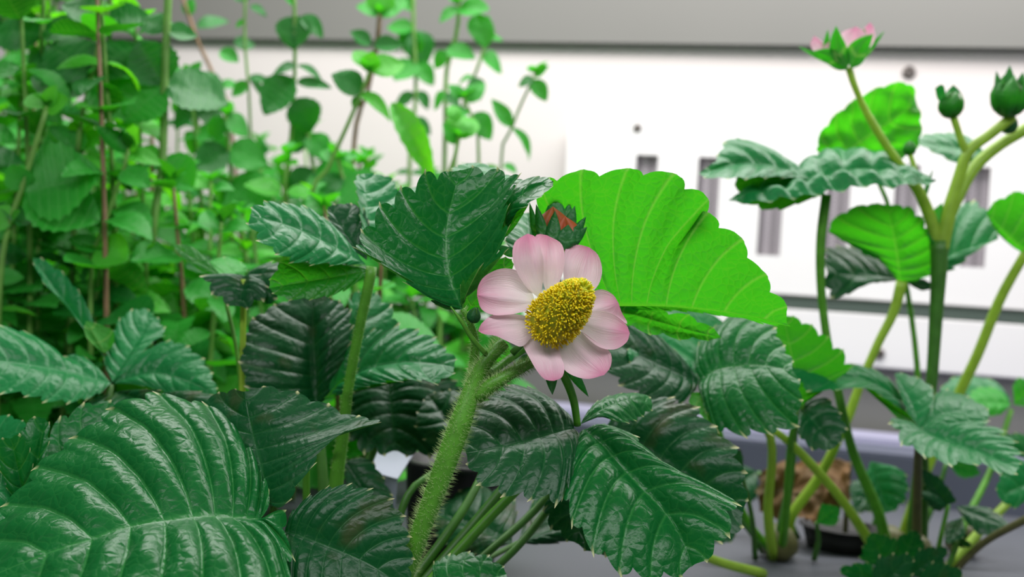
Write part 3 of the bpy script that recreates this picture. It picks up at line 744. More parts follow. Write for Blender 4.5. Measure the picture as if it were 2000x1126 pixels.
sheet('leaflet', lf, M_DEEP, (556, 1036, 22.7), (795, 1150, 22.3),
      [(572, 1000, 22.8), (618, 966, 23.0), (665, 953, 23.1), (726, 967, 23.0), (768, 1000, 22.9), (788, 1045, 22.7), (796, 1100, 22.5)],
      [(555, 1090, 22.3), (580, 1180, 21.9), (660, 1235, 21.8), (750, 1215, 22.0)],
      mid=[(630, 1062, 22.6), (720, 1100, 22.4)], nv=10, tooth=0.035, quilt=0.04, camber=0.04, g=1.8, ns=14, res=12)
lf2 = LF(pF, [floor_end(450, 21.6), (300, 1300, 22.6), (150, 1150, 24.3), (60, 1010, 25.6)], [12, 11, 10, 8])
sheet('leaflet', lf2, M_DARK, (60, 1005, 25.6), (232, 796, 27.0), [(78, 920, 25.8), (100, 850, 26.4), (150, 806, 26.8), (195, 790, 27)], [(120, 930, 25.6), (185, 870, 26.2), (250, 820, 26.6)], nv=6, quilt=0.06, ns=10)
sheet('leaflet', lf2, M_DARK, (58, 1000, 25.3), (88, 816, 25.6), [(38, 950, 25.2), (34, 880, 25.1), (55, 830, 25.4)], [(88, 940, 25.3), (92, 870, 25.5), (93, 840, 25.6)], nv=5, quilt=0.12, camber=0.15)
sheet('leaflet', lf2, M_DARK, (52, 1000, 25.1), (22, 855, 24.8), [(20, 960, 24.9), (0, 900, 24.8), (2, 868, 24.8)], [(62, 950, 25.0), (58, 890, 24.9), (45, 860, 24.8)], nv=5, quilt=0.12, camber=0.12)
sheet('leaflet', lf2, M_SOFT, (48, 1010, 25.0), (-80, 900, 24.8), [(-5, 1030, 24.2), (-70, 1000, 24.0)], [(48, 950, 25.2), (10, 895, 25.4), (-50, 870, 25.4)], nv=6, quilt=0.1)
sheet('leaflet', lf2, M_SOFT, (-60, 900, 27.2), (54, 829, 27.0), [(-40, 830, 27.6), (10, 815, 27.6)], [(-10, 870, 27), (30, 850, 27)], nv=4, quilt=0.04)

# ================================================================== plant left of the flower (tall yellow-green stem)
pC = plant('strawberry_plant', 'strawberry plant with tall stem and shiny pleated leaves left of the flower', 650, 29)
crown(pC)
lf = LF(pC, [floor_end(650, 28.6), (655, 960, 28), (668, 860, 27.8), (680, 760, 27.6), (700, 650, 27.4), (722, 545, 27.2), (726, 520, 27.2)], [24, 18, 15, 12, 10, 10, 11], M_STALK)
q, r = o_q[lf.name]; hairs('stem_hair', q, r, 500, 0.0008, lf, seed=9, t0=.4)
sheet('leaflet', lf, M_SOFT, (715, 516, 27.2), (488, 420, 26.0), [(653, 513, 26.6), (590, 508, 26.2), (548, 493, 25.8), (520, 472, 25.8), (499, 445, 25.9)], [(695, 496, 27.3), (668, 462, 27.5), (635, 432, 27.5), (600, 412, 27.4), (555, 402, 27.0), (512, 405, 26.4)], mid=[(650, 480, 27.0), (580, 446, 26.7), (530, 430, 26.3)], nv=7, tooth=0.06, quilt=0.11, camber=0.05, g=1.3, ns=12, res=12)
sheet('leaflet', lf, M_DEEP, (716, 508, 27.5), (640, 404, 28.4), [(680, 478, 27.6), (650, 440, 28)], [(722, 460, 27.9), (708, 412, 28.3), (675, 400, 28.5)], nv=6, quilt=0.1)
sheet('leaflet', lf, M_SOFT, (724, 508, 27.2), (712, 338, 29.6), [(712, 470, 27.4), (702, 400, 28.2), (697, 352, 29.2)], [(748, 478, 27.4), (763, 435, 28), (776, 390, 28.8), (760, 350, 29.4)], nv=7, tooth=0.04, quilt=0.1, camber=-0.03, g=1.2, res=12)
sheet('leaflet', lf, M_SOFT, (740, 508, 27.2), (800, 368, 30.2), [(745, 460, 27.8), (772, 400, 29), (785, 372, 30)], [(800, 450, 28), (850, 400, 29.2), (842, 366, 30)], nv=6, quilt=0.09)
sheet('leaflet', lf, M_BACKLIT, (728, 528, 27.3), (525, 562, 26.4), [(690, 520, 27.3), (620, 508, 27), (556, 515, 26.6)], [(695, 552, 27), (640, 576, 26.6), (565, 580, 26.3)], nv=6, under=True, quilt=0.05)
lf = LF(pC, [floor_end(640, 28.9), (632, 960, 29.2), (625, 860, 29.4), (620, 792, 29.4)], [16, 13, 10, 8], M_STALKD)
sheet('leaflet', lf, M_DEEP, (619, 792, 29.4), (612, 583, 30.6), [(560, 786, 29.0), (500, 766, 28.8), (478, 722, 29.0), (480, 662, 29.6), (512, 618, 30.1), (562, 590, 30.5)], [(648, 765, 29.3), (668, 710, 29.5), (682, 650, 29.9), (672, 605, 30.4), (640, 585, 30.6)], mid=[(616, 720, 29.8), (612, 650, 30.2)], nv=8, tooth=0.035, quilt=0.05, camber=0.12, res=12, ns=12)
sheet('leaflet', lf, M_SOFT, (625, 785, 29.5), (715, 570, 31.5), [(665, 700, 29.8), (680, 640, 30.4), (685, 590, 31.2)], [(700, 740, 29.6), (760, 680, 30), (772, 645, 30.4), (752, 600, 31)], nv=7, quilt=0.08)
sheet('leaflet', lf, M_SOFT, (628, 782, 29.4), (888, 716, 27.6), [(670, 710, 29.2), (705, 662, 29.4), (765, 645, 29.3), (825, 660, 28.8), (872, 692, 28.0)], [(690, 760, 28.4), (760, 742, 27.7), (812, 738, 27.4), (855, 742, 27.3)], mid=[(700, 728, 28.8), (780, 708, 28.4), (840, 708, 28)], nv=9, tooth=0.05, quilt=0.06, res=12, ns=12, crink=0.02)
sheet('leaflet', lf, M_BACKLIT, (632, 778, 29), (812, 738, 28.0), [(690, 722, 28.9), (750, 720, 28.5)], [(690, 752, 28.6), (760, 746, 28.3)], nv=4, under=True, quilt=0.02, tooth=0)
lf = LF(pC, [floor_end(655, 29.6), (690, 980, 30.5), (740, 850, 31.3), (760, 745, 31.8)], [12, 10, 8, 6], M_STALKD)
sheet('leaflet', lf, M_DEEP, (760, 742, 31.6), (772, 880, 30.4), [(830, 740, 31.4), (860, 800, 30.9), (840, 870, 30.4)], [(700, 745, 31.2), (680, 800, 30.8), (700, 860, 30.4)], nv=7, quilt=0.06, tooth=0.08)
sheet('leaflet', lf, M_DEEP, (765, 742, 31.9), (892, 880, 30.9), [(850, 735, 31.7), (920, 780, 31.4), (940, 850, 31)], [(790, 800, 31.3), (830, 860, 30.9)], nv=7, quilt=0.07, tooth=0.06)
lf = LF(pC, [floor_end(600, 29), (598, 930, 28), (604, 880, 27.6), (640, 840, 27)], [8, 8, 7, 5], M_STALK)
sheet('leaflet', lf, M_DEEP, (670, 900, 30.5), (770, 1050, 29.5), [(720, 900, 30.5), (760, 970, 30)], [(680, 960, 30), (700, 1020, 29.5)], nv=6)
lf = LF(pC, [floor_end(740, 27.6), (790, 980, 28), (850, 920, 28.6), (905, 860, 29)], [8, 8, 7, 6], M_STALKD)
sheet('leaflet', lf, M_DEEP, (905, 860, 29.2), (835, 770, 30.5), [(870, 880, 29.3), (820, 830, 29.8)], [(930, 820, 29.6), (900, 770, 30.2)], nv=6, quilt=0.08)

# ================================================================== leaves at the left edge
pL = plant('strawberry_plant', 'strawberry plant at the left edge with three spreading leaflets before the mint', 190, 31)
crown(pL)
lf = LF(pL, [floor_end(190, 31), (205, 850, 31.3), (216, 750, 31.5)], [10, 8, 7], M_STALKD)
sheet('leaflet', lf, M_SOFT, (217, 748, 31.4), (-50, 705, 29.6), [(190, 766, 30.9), (145, 780, 30.3), (95, 776, 29.9), (40, 764, 29.5), (-10, 752, 29.4)], [(192, 722, 31.6), (155, 696, 31.8), (112, 700, 31.6), (75, 664, 31.4), (30, 648, 31.0), (-20, 650, 30.4)], mid=[(150, 730, 31.1), (80, 715, 30.6), (10, 705, 30.1)], nv=8, tooth=0.05, quilt=0.06, g=1.3, res=12)
sheet('leaflet', lf, M_SOFT, (219, 746, 31.5), (298, 616, 33.4), [(207, 712, 31.9), (214, 668, 32.5), (244, 620, 33.2), (275, 606, 33.5)], [(242, 728, 31.6), (268, 698, 32.0), (292, 672, 32.5), (316, 650, 33)], nv=7, quilt=0.06)
sheet('leaflet', lf, M_SOFT, (222, 748, 31.5), (424, 772, 30.4), [(250, 718, 31.7), (292, 682, 32), (346, 673, 32), (396, 712, 31.4)], [(262, 750, 31.3), (310, 760, 31.1), (360, 780, 30.8), (400, 790, 30.5)], mid=[(300, 728, 31.5), (370, 745, 31)], nv=7, quilt=0.05)
sheet('leaflet', lf, M_BACKLIT, (205, 690, 31.9), (168, 626, 32.2), [(180, 670, 31.9), (166, 650, 32)], [(222, 668, 32), (215, 642, 32.3)], nv=3, under=True, tooth=0.02)
sheet('leaflet', lf, M_SOFT, (205, 700, 32), (64, 503, 33.5), [(135, 604, 32.4), (90, 555, 33)], [(170, 600, 32.6), (118, 535, 33.2)], nv=5, tooth=0.05, quilt=0.04)
lf = LF(pL, [floor_end(215, 29.5), (235, 900, 29.3), (245, 810, 29.4)], [9, 7, 6], M_STALKD)
sheet('leaflet', lf, M_DEEP, (215, 770, 30.4), (150, 800, 29.0), [(180, 800, 29.3)], [(190, 775, 29.7)], nv=4)
sheet('leaflet', lf, M_DEEP, (225, 765, 30.5), (330, 800, 28.5), [(290, 762, 29.5), (330, 780, 29)], [(200, 830, 28.8), (270, 840, 28.2)], nv=6)
sheet('leaflet', lf, M_DEEP, (300, 770, 30), (440, 800, 28.8), [(370, 765, 29.8), (430, 780, 29.3)], [(320, 830, 29), (400, 840, 28.6)], nv=6)
# small dark leaf on thin stem
pS = plant('strawberry_plant', 'young strawberry plant with thin pale stem and small blackish leaf', 474, 29.5)
crown(pS, 0.004, 0.008)
lf = LF(pS, [floor_end(474, 29.5), (473, 900, 29.4), (473, 740, 29.4), (475, 620, 29.4), (476, 545, 29.4)], [6, 6, 6, 6, 6], M_STALKY)
lf['label'] = 'small blackish leaf on a straight yellow green stem'
sheet('leaflet', lf, M_DEEP, (478, 538, 29.5), (468, 598, 28.9), [(500, 540, 29.4), (512, 570, 29), (490, 588, 28.9)], [(440, 536, 29.4), (412, 543, 29.2), (428, 572, 29)], nv=4, tooth=0.12)
sheet('leaflet', lf, M_DEEP, (480, 538, 29.6), (552, 530, 29.2), [(510, 520, 29.8), (540, 518, 29.6)], [(505, 565, 29.2), (520, 588, 29), (545, 558, 29)], nv=4, tooth=0.1)
lf = LF(pS, [floor_end(472, 30), (470, 760, 30.3), (440, 585, 30.6), (420, 545, 30.6)], [4, 4, 4, 4])
sheet('leaflet', lf, M_BACKLIT, (432, 538, 30.6), (338, 479, 30.2), [(400, 502, 30.6), (368, 480, 30.4)], [(400, 532, 30.4), (360, 504, 30.2)], nv=4, under=True, tooth=0.03)
sheet('leaflet', lf, M_MINT[0], (430, 540, 30.7), (482, 520, 31.5), [(410, 512, 31.4), (450, 504, 31.7)], [(470, 540, 31.2)], nv=4, tooth=0.05)

# ================================================================== plant right of the flower
pK = plant('strawberry_plant', 'strawberry plant with cluster of upright pale stems below the vent panel', 1520, 37)
crown(pK)
lf = LF(pK, [floor_end(1510, 36.8), (1500, 1000, 35), (1500, 840, 33), (1370, 748, 30.6)], [11, 9, 8, 7], M_STALKY)
sheet('leaflet', lf, M_DARK, (1368, 745, 30.4), (1548, 722, 29.2), [(1362, 692, 31.0), (1398, 646, 31.4), (1450, 616, 31.2), (1500, 640, 30.6), (1532, 690, 29.8)], [(1374, 782, 29.6), (1403, 828, 28.9), (1478, 838, 28.5), (1543, 826, 28.4), (1560, 772, 28.6)], mid=[(1400, 722, 30.2), (1470, 712, 29.8)], nv=8, quilt=0.06, res=12)
sheet('leaflet', lf, M_SOFT, (1366, 745, 30.6), (1442, 655, 32.6), [(1290, 700, 30.6), (1232, 640, 31.5), (1290, 600, 32.5), (1370, 606, 33)], [(1390, 710, 31.4), (1430, 680, 32)], nv=6, quilt=0.05)
sheet('leaflet', lf, M_DEEP, (1366, 748, 30.4), (1195, 668, 29.8), [(1330, 780, 29.6), (1260, 770, 29.2), (1195, 720, 29.3)], [(1330, 700, 30.6), (1260, 640, 30.6), (1205, 632, 30.2)], nv=7, quilt=0.06)
sheet('leaflet', lf, M_SOFT, (1330, 705, 31.4), (1225, 690, 29.6), [(1300, 730, 30.4), (1250, 726, 29.8)], [(1300, 680, 31.4), (1250, 668, 30.6)], nv=5, quilt=0.06)
sheet('leaflet', lf, M_BACKLIT, (1350, 765, 30.0), (1430, 835, 28.9), [(1375, 770, 29.8), (1410, 800, 29.3)], [(1350, 790, 29.6), (1390, 825, 29.1)], nv=4, under=True)
lf = LF(pK, [floor_end(1525, 37), (1535, 1000, 35.5), (1545, 860, 34), (1566, 790, 33)], [9, 8, 7, 6], M_STALK)
sheet('leaflet', lf, M_BACKLIT, (1566, 792, 32.8), (1530, 614, 32.2), [(1535, 745, 32.8), (1502, 690, 32.5), (1484, 640, 32.2)], [(1640, 735, 32.8), (1646, 705, 32.6), (1590, 648, 32.3)], nv=7, under=True, quilt=0.07)
sheet('leaflet', lf, M_DEEP, (1562, 790, 33.2), (1630, 874, 32), [(1610, 780, 33), (1645, 830, 32.4)], [(1560, 840, 32.4), (1590, 872, 32)], nv=5)
# leaning petiole crossing
LF(pK, [floor_end(1720, 37), (1700, 1060, 36.4), (1640, 970, 35.4), (1560, 880, 34.4), (1510, 838, 33.8)], [11, 10, 9, 9, 7], M_STALKY)
LF(pK, [floor_end(1515, 37), (1455, 1010, 36), (1430, 930, 35), (1400, 830, 34)], [8, 8, 7, 7], M_STALK)
LF(pK, [floor_end(1530, 37.3), (1520, 1060, 37), (1540, 960, 36), (1552, 830, 35)], [9, 9, 8, 8], M_STALKD)
lf = LF(pK, [floor_end(1490, 34.5), (1400, 1095, 32), (1300, 1050, 30)], [10, 9, 8], M_STALKY)

# plant with crinkled leaf and fan leaf
pN = plant('strawberry_plant', 'strawberry plant with thin tall stem and crinkled puckered top leaf', 1735, 38)
crown(pN)
lf = LF(pN, [floor_end(1735, 38), (1715, 1000, 37), (1665, 880, 36), (1638, 770, 35.4), (1618, 680, 35), (1604, 570, 34.8), (1603, 470, 34.6), (1614, 380, 34.5)], [12, 11, 10, 9, 9, 8, 9, 10], M_STALK)
lf['label'] = 'crinkled puckered blue green leaf'
sheet('leaflet', lf, M_SOFT, (1424, 388, 33.6), (1828, 349, 34.4), [(1505, 356, 35.0), (1562, 330, 35.8), (1600, 305, 36.3), (1650, 296, 36.5), (1722, 301, 36.3), (1768, 326, 35.6)], [(1467, 392, 33.2), (1539, 384, 33.2), (1590, 380, 33.4), (1640, 372, 33.5), (1690, 362, 33.6), (1765, 362, 33.8)], mid=[(1510, 376, 34.0), (1600, 358, 34.6), (1700, 340, 34.9), (1780, 346, 34.6)], nv=9, tooth=0.03, quilt=0.16, g=1.0, crink=0.05, res=11, camber=0.1)
sheet('leaflet', lf, M_SOFT, (1612, 374, 34.6), (1364, 339, 33.4), [(1545, 348, 33.9), (1437, 347, 33.2), (1394, 347, 33.2)], [(1558, 334, 35.4), (1500, 293, 35.8), (1450, 274, 35.6), (1420, 282, 35.0), (1398, 316, 34)], mid=[(1540, 340, 34.8), (1450, 320, 34.5)], nv=7, quilt=0.1, tooth=0.03)
sheet('leaflet', lf, M_BACKLIT, (1612, 378, 34.6), (1438, 346, 34.2), [(1565, 345, 35), (1500, 338, 34.8)], [(1578, 390, 34.2), (1520, 406, 34), (1470, 396, 34), (1446, 374, 34)], nv=6, under=True, quilt=0.04)
lf = LF(pN, [floor_end(1545, 37.5), (1545, 1010, 37.4), (1600, 930, 37.2), (1650, 830, 37), (1680, 750, 36.9), (1715, 670, 36.8), (1745, 610, 36.7), (1762, 548, 36.6)], [9, 10, 10, 9, 9, 8, 9, 11], M_STALKY)
lf['label'] = 'fan shaped bright green leaf on a yellow green stem'
sheet('leaflet', lf, M_BACKLIT, (1758, 552, 36.6), (1735, 400, 35.2), [(1738, 530, 36.4), (1700, 492, 35.9), (1645, 466, 35.5), (1622, 448, 35.3), (1648, 420, 35.1), (1690, 403, 35.1)], [(1792, 546, 36.4), (1816, 526, 36.1), (1820, 482, 35.8), (1802, 440, 35.5), (1770, 410, 35.3)], mid=[(1752, 490, 36.1), (1742, 440, 35.6)], nv=8, under=True, quilt=0.08, tooth=0.03)
sheet('leaflet', lf, M_DEEP, (1754, 548, 37), (1616, 532, 35.8), [(1700, 554, 36.2), (1645, 576, 35.8), (1618, 560, 35.8)], [(1712, 508, 37.2), (1660, 487, 37), (1620, 492, 36.4)], nv=6, quilt=0.06)
sheet('leaflet', lf, M_SOFT, (1775, 548, 37.2), (1950, 466, 36.8), [(1840, 440, 38), (1890, 403, 38.2), (1930, 420, 37.6)], [(1850, 528, 36.8), (1905, 488, 36.6)], nv=7, quilt=0.08)
sheet('leaflet', lf, M_DEEP, (1770, 552, 37), (1830, 560, 37), [(1800, 545, 37)], [(1800, 566, 37)], nv=3)

# tall flowering plant at right
pR = plant('strawberry_plant', 'tall strawberry plant at right with branching stalk carrying green buds', 1785, 37)
crown(pR)
stk = tube('flower_stalk', [floor_end(1778, 36.8), (1785, 1000, 36.4), (1800, 880, 36.1), (1818, 760, 35.9), (1828, 620, 35.8), (1834, 520, 35.7), (1834, 470, 35.7)], [11, 11, 11, 11, 12, 14, 18], M_STALKD, pR, ns=12)
b1 = tube('flower_stalk', [(1834, 490, 35.7), (1818, 430, 35.6), (1795, 375, 35.5), (1760, 325, 35.4), (1725, 275, 35.3), (1690, 215, 35.2), (1668, 165, 35.1), (1658, 132, 35.1)], [12, 12, 11, 9, 8, 8, 6, 7], M_STALKY, pR)
b2 = tube('flower_stalk', [(1836, 490, 35.7), (1852, 420, 35.6), (1872, 350, 35.5), (1892, 296, 35.4), (1935, 262, 35.3), (1978, 228, 35.2)], [16, 15, 12, 11, 10, 10], M_STALKY, pR)
b3 = tube('flower_stalk', [(1850, 440, 35.8), (1875, 380, 35.9), (1905, 325, 36), (1950, 285, 36.1), (2015, 245, 36.2)], [9, 10, 12, 11, 12], M_STALKY, pR)
b4 = tube('pedicel', [(1888, 300, 35.4), (1874, 265, 35.4), (1862, 228, 35.4)], [8, 7, 7], M_STALKY, pR)
b5 = tube('pedicel', [(1795, 372, 35.6), (1788, 335, 35.8), (1778, 302, 35.9)], [5, 5, 5], M_STALKY, pR)
q, r = o_q[b1.name]; hairs('stem_hair', q, r, 400, 0.0009, b1, seed=11)
sheet('bract', pR, M_BACKLIT, (1832, 490, 35.5), (1840, 395, 35.6), [(1812, 460, 35.6), (1815, 420, 35.7)], [(1850, 450, 35.5)], nv=0, tooth=0)
sheet('bract', pR, M_SEPAL, (1806, 392, 35.5), (1823, 328, 35.5), [(1806, 365, 35.5)], [(1816, 365, 35.5)], nv=0, tooth=0, ns=3)
bd = bud(pR, 'flower_bud', (1857, 206, 35.3), 22, 75, M_SEPALB, 5, 0.1); bd['label'] = 'small round green bud'
sheet('sepal', bd, M_SOFT, (1848, 200, 35.2), (1826, 172, 35.1), [(1832, 195, 35.2)], [(1845, 172, 35.1), (1838, 165, 35.1)], nv=0, tooth=0, ns=4)
sheet('sepal', bd, M_SOFT, (1860, 195, 35.3), (1862, 165, 35.3), [(1845, 185, 35.3)], [(1875, 180, 35.3)], nv=0, tooth=0, ns=4)
bd = bud(pR, 'flower_bud', (1972, 192, 35.0), 33, 88, M_SEPALB, 6, 0.25); bd['label'] = 'larger cluster bud at the frame edge'
for b_, t_, w_ in (((1955, 200, 34.8), (1946, 138, 34.8), 9), ((1970, 190, 34.8), (1972, 127, 34.8), 12), ((1990, 195, 34.7), (1998, 140, 34.7), 12), ((1975, 190, 34.9), (2010, 145, 34.8), 7)):
    sep(b_, t_, w_, bd, M_SEPAL)
bud(pR, 'flower_bud', (1970, 243, 35.6), 16, 80, M_SEPAL)
bud(pR, 'flower_bud', (1950, 200, 35.6), 10, 80, M_SEPAL)
bud(pR, 'flower_bud', (1776, 290, 35.9), 12, 95, M_SEPALB)
fr_ = empty('flower', P(1650, 118, 35.1), pR); fr_['label'] = 'pink flower seen from below on the tallest stem'
def rsheet(nm, m_, b_, t_, L, R, und=False): return sheet(nm, fr_, m_, b_, t_, L, R, nv=0, tooth=0, quilt=0, camber=0.12, ns=5, under=und)
rsheet('petal', M_PETAL, (1640, 130, 35.4), (1590, 70, 35.5), [(1600, 110, 35.4), (1583, 88, 35.4)], [(1625, 110, 35.4), (1606, 82, 35.5)])
rsheet('petal', M_PETAL, (1650, 130, 35.2), (1625, 78, 35.2), [(1612, 115, 35.2), (1608, 92, 35.2)], [(1655, 110, 35.2), (1645, 85, 35.2)])
rsheet('petal', M_PETAL, (1658, 130, 35.2), (1672, 52, 35.2), [(1635, 100, 35.2), (1642, 66, 35.2)], [(1690, 100, 35.2), (1692, 66, 35.2)])
rsheet('petal', M_PETAL, (1665, 130, 35.4), (1700, 44, 35.4), [(1680, 90, 35.4), (1686, 58, 35.4)], [(1705, 85, 35.4), (1708, 58, 35.4)])
for b_, t_, w_, bn in (((1655, 136, 34.9), (1587, 100, 34.6), 17, -8), ((1640, 130, 35.3), (1558, 90, 35.6), 6, 0), ((1612, 115, 35.2), (1617, 57, 35.2), 7, 0), ((1655, 134, 34.8), (1633, 50, 34.7), 18, 8), ((1662, 134, 34.8), (1706, 66, 34.7), 20, 8), ((1675, 125, 35.3), (1728, 60, 35.6), 6, 0), ((1690, 100, 35.2), (1688, 55, 35.2), 7, 0)):
    sep(b_, t_, w_, fr_, M_SEPALB, bend=bn, under=True)
# curled leaf behind the stalk
lf = LF(pR, [floor_end(1800, 39), (1790, 700, 38.8), (1740, 420, 38.5), (1690, 305, 38.4)], [7, 6, 5, 4], M_STALK)
lf['label'] = 'bright curled leaf with rough blistered edge'
sheet('leaflet', lf, M_BACKLIT, (1625, 315, 38.4), (1792, 200, 37.8), [(1598, 290, 38.3), (1620, 240, 38.1), (1675, 195, 37.9), (1735, 168, 37.8), (1778, 168, 37.7)], [(1700, 318, 38.3), (1765, 304, 38.1), (1796, 262, 37.8)], nv=7, under=True, quilt=0.05, crink=0.12, tooth=0.02, res=12)
sheet('leaflet', lf, M_SOFT, (1925, 300, 40), (1784, 275, 39), [(1880, 320, 39.2), (1830, 298, 39)], [(1890, 268, 40.2), (1830, 262, 39.8)], nv=6)
lf = LF(pR, [floor_end(1790, 36), (1792, 920, 34.5), (1797, 840, 33.2)], [10, 9, 8], M_STALKB)
lf['label'] = 'flat blue green leaf with saw-edged leaflets'
sheet('leaflet', lf, M_SOFT, (1797, 838, 33.2), (1748, 728, 34.6), [(1774, 805, 33.5), (1758, 765, 34)], [(1818, 795, 33.7), (1818, 758, 34.3), (1785, 738, 34.6)], nv=6, quilt=0.05)
sheet('leaflet', lf, M_SOFT, (1798, 838, 33.2), (1932, 812, 34.2), [(1815, 792, 34), (1842, 764, 34.7), (1885, 776, 34.7), (1918, 794, 34.5)], [(1850, 832, 33.4), (1900, 828, 33.8)], mid=[(1850, 808, 33.8)], nv=6, quilt=0.05)
sheet('leaflet', lf, M_SOFT, (1795, 838, 33.2), (1990, 914, 31.6), [(1850, 832, 33.3), (1905, 828, 33.3), (1945, 850, 32.8), (1975, 885, 32.1)], [(1758, 822, 32.8), (1768, 858, 32.2), (1812, 886, 31.8), (1860, 900, 31.5), (1912, 902, 31.4), (1962, 920, 31.4)], mid=[(1850, 862, 32.8), (1920, 885, 32.3)], nv=8, quilt=0.06, tooth=0.08, res=12)
lf = LF(pR, [floor_end(1800, 37.5), (1806, 940, 36.5), (1800, 830, 35)], [10, 9, 8], M_STALKD)
sheet('leaflet', lf, M_SOFT, (1792, 818, 34.6), (1536, 704, 32.6), [(1745, 788, 33.6), (1700, 760, 33), (1655, 758, 32.6), (1592, 760, 32.4), (1556, 736, 32.4)], [(1752, 758, 34.9), (1700, 722, 34.3), (1612, 714, 33.4)], mid=[(1740, 772, 34.2), (1690, 742, 33.7), (1610, 730, 33)], nv=7, quilt=0.05)
sheet('leaflet', lf, M_BACKLIT, (1794, 828, 34.6), (1688, 757, 33.6), [(1764, 788, 34.5), (1722, 760, 34)], [(1768, 828, 34), (1725, 790, 33.6)], nv=3, under=True, tooth=0)

# plant at the right edge
pQ = plant('strawberry_plant', 'strawberry plant at the right frame edge with slanting yellow green stem', 1880, 39.5)
crown(pQ)
lf = LF(pQ, [floor_end(1755, 40), (1800, 940, 39.4), (1868, 780, 38.5), (1910, 690, 38), (1955, 580, 37.5), (2008, 485, 37)], [9, 10, 11, 10, 10, 9], M_STALKY)
sheet('leaflet', lf, M_BACKLIT, (2008, 498, 37), (1926, 415, 36.4), [(1985, 484, 36.8), (1952, 455, 36.5)], [(2070, 430, 37), (2010, 380, 36.8), (1962, 388, 36.5)], nv=6, under=True, quilt=0.05)
for pts, rd, m_ in (([floor_end(1860, 38), (1885, 1020, 39), (1936, 915, 40), (1975, 800, 41)], [7, 7, 6, 5], M_STALK),
                    ([floor_end(1855, 37.5), (1930, 1020, 38), (1990, 960, 39), (2040, 900, 39)], [9, 9, 8, 8], M_STALKY),
                    ([floor_end(1850, 35.5), (1920, 1060, 34.5), (2010, 1010, 33.5), (2100, 960, 33)], [7, 7, 8, 8], M_STALKB),
                    ([floor_end(1826, 36.5), (1835, 1060, 36), (1852, 985, 36)], [5, 5, 4], M_STALK)):
    lf = LF(pQ, pts, rd, m_); 
    if pts[-1][0] == 1975:
        sheet('leaflet', lf, M_MINT[0], (1975, 790, 41), (1890, 782, 40), [(1950, 808, 40.4), (1915, 805, 40)], [(1950, 762, 41.4), (1910, 760, 41)], nv=5)
        sheet('leaflet', lf, M_SOFT, (1975, 780, 41.4), (1835, 765, 42), [(1900, 772, 41.6)], [(1940, 745, 42), (1870, 738, 42.4)], nv=5)
        sheet('leaflet', lf, M_MINT[0], (1980, 790, 41), (2040, 740, 41), [(1985, 745, 41)], [(2030, 790, 41)], nv=5)
    if pts[-1][0] == 2040:
        sheet('leaflet', lf, M_SOFT, (2040, 930, 37), (1950, 970, 36), [(1990, 985, 36.2)], [(1990, 900, 36.8), (1955, 935, 36.3)], nv=5)
        sheet('leaflet', lf, M_DARK, (2040, 900, 39), (1935, 860, 38), [(1990, 890, 38.4)], [(2000, 850, 39)], nv=5)
    if pts[-1][0] == 1852:
        sheet('leaflet', lf, M_DEEP, (1852, 985, 36), (1796, 962, 35.5), [(1830, 996, 35.8)], [(1820, 960, 36)], nv=3)
        sheet('leaflet', lf, M_DEEP, (1850, 985, 36), (1800, 915, 36), [(1815, 960, 36)], [(1865, 975, 36), (1835, 935, 36)], nv=4)
        sheet('leaflet', lf, M_DEEP, (1866, 988, 35.8), (1970, 1030, 35), [(1920, 990, 35.8), (1955, 1010, 35.4)], [(1890, 1020, 35.3), (1920, 1042, 35)], nv=5)
        sheet('leaflet', lf, M_DEEP, (1845, 1060, 35.6), (1880, 1035, 35), [(1850, 1040, 35.5)], [(1885, 1065, 35)], nv=4, tooth=0.15)

# small low leaves at the feet of the right plants
lowp = plant('strawberry_plant', 'low strawberry seedling with small dark leaves at the feet of the stems', 1760, 35.2)
crown(lowp, 0.003, 0.006)
for b_, t_, w_, m_ in (((1735, 1110, 35.2), (1700, 1040, 34.8), 34, M_DARK), ((1760, 1110, 35.4), (1790, 1035, 35.2), 30, M_DARK), ((1770, 1126, 34.6), (1850, 1070, 34.4), 26, M_DEEP), ((1740, 1140, 34.2), (1640, 1110, 33.8), 24, M_DARK), ((1780, 1150, 33.6), (1880, 1115, 33), 30, M_DEEP), ((1700, 1160, 33), (1780, 1085, 33), 36, M_DEEP)):
    bx, by, bd_ = b_; tx, ty, td = t_; l = math.hypot(tx - bx, ty - by); nx, ny = (ty - by) / l, -(tx - bx) / l
    st = LF(lowp, [floor_end(1760, 35.2), ((1760 + bx) / 2, by + 20, bd_), b_], [4, 4, 3], M_STALKD)
    cx, cy, cd = (bx + tx) / 2, (by + ty) / 2, (bd_ + td) / 2
    sheet('leaflet', st, m_, b_, t_, [(cx + nx * w_, cy + ny * w_, cd)], [(cx - nx * w_, cy - ny * w_, cd)], nv=5, tooth=0.07)
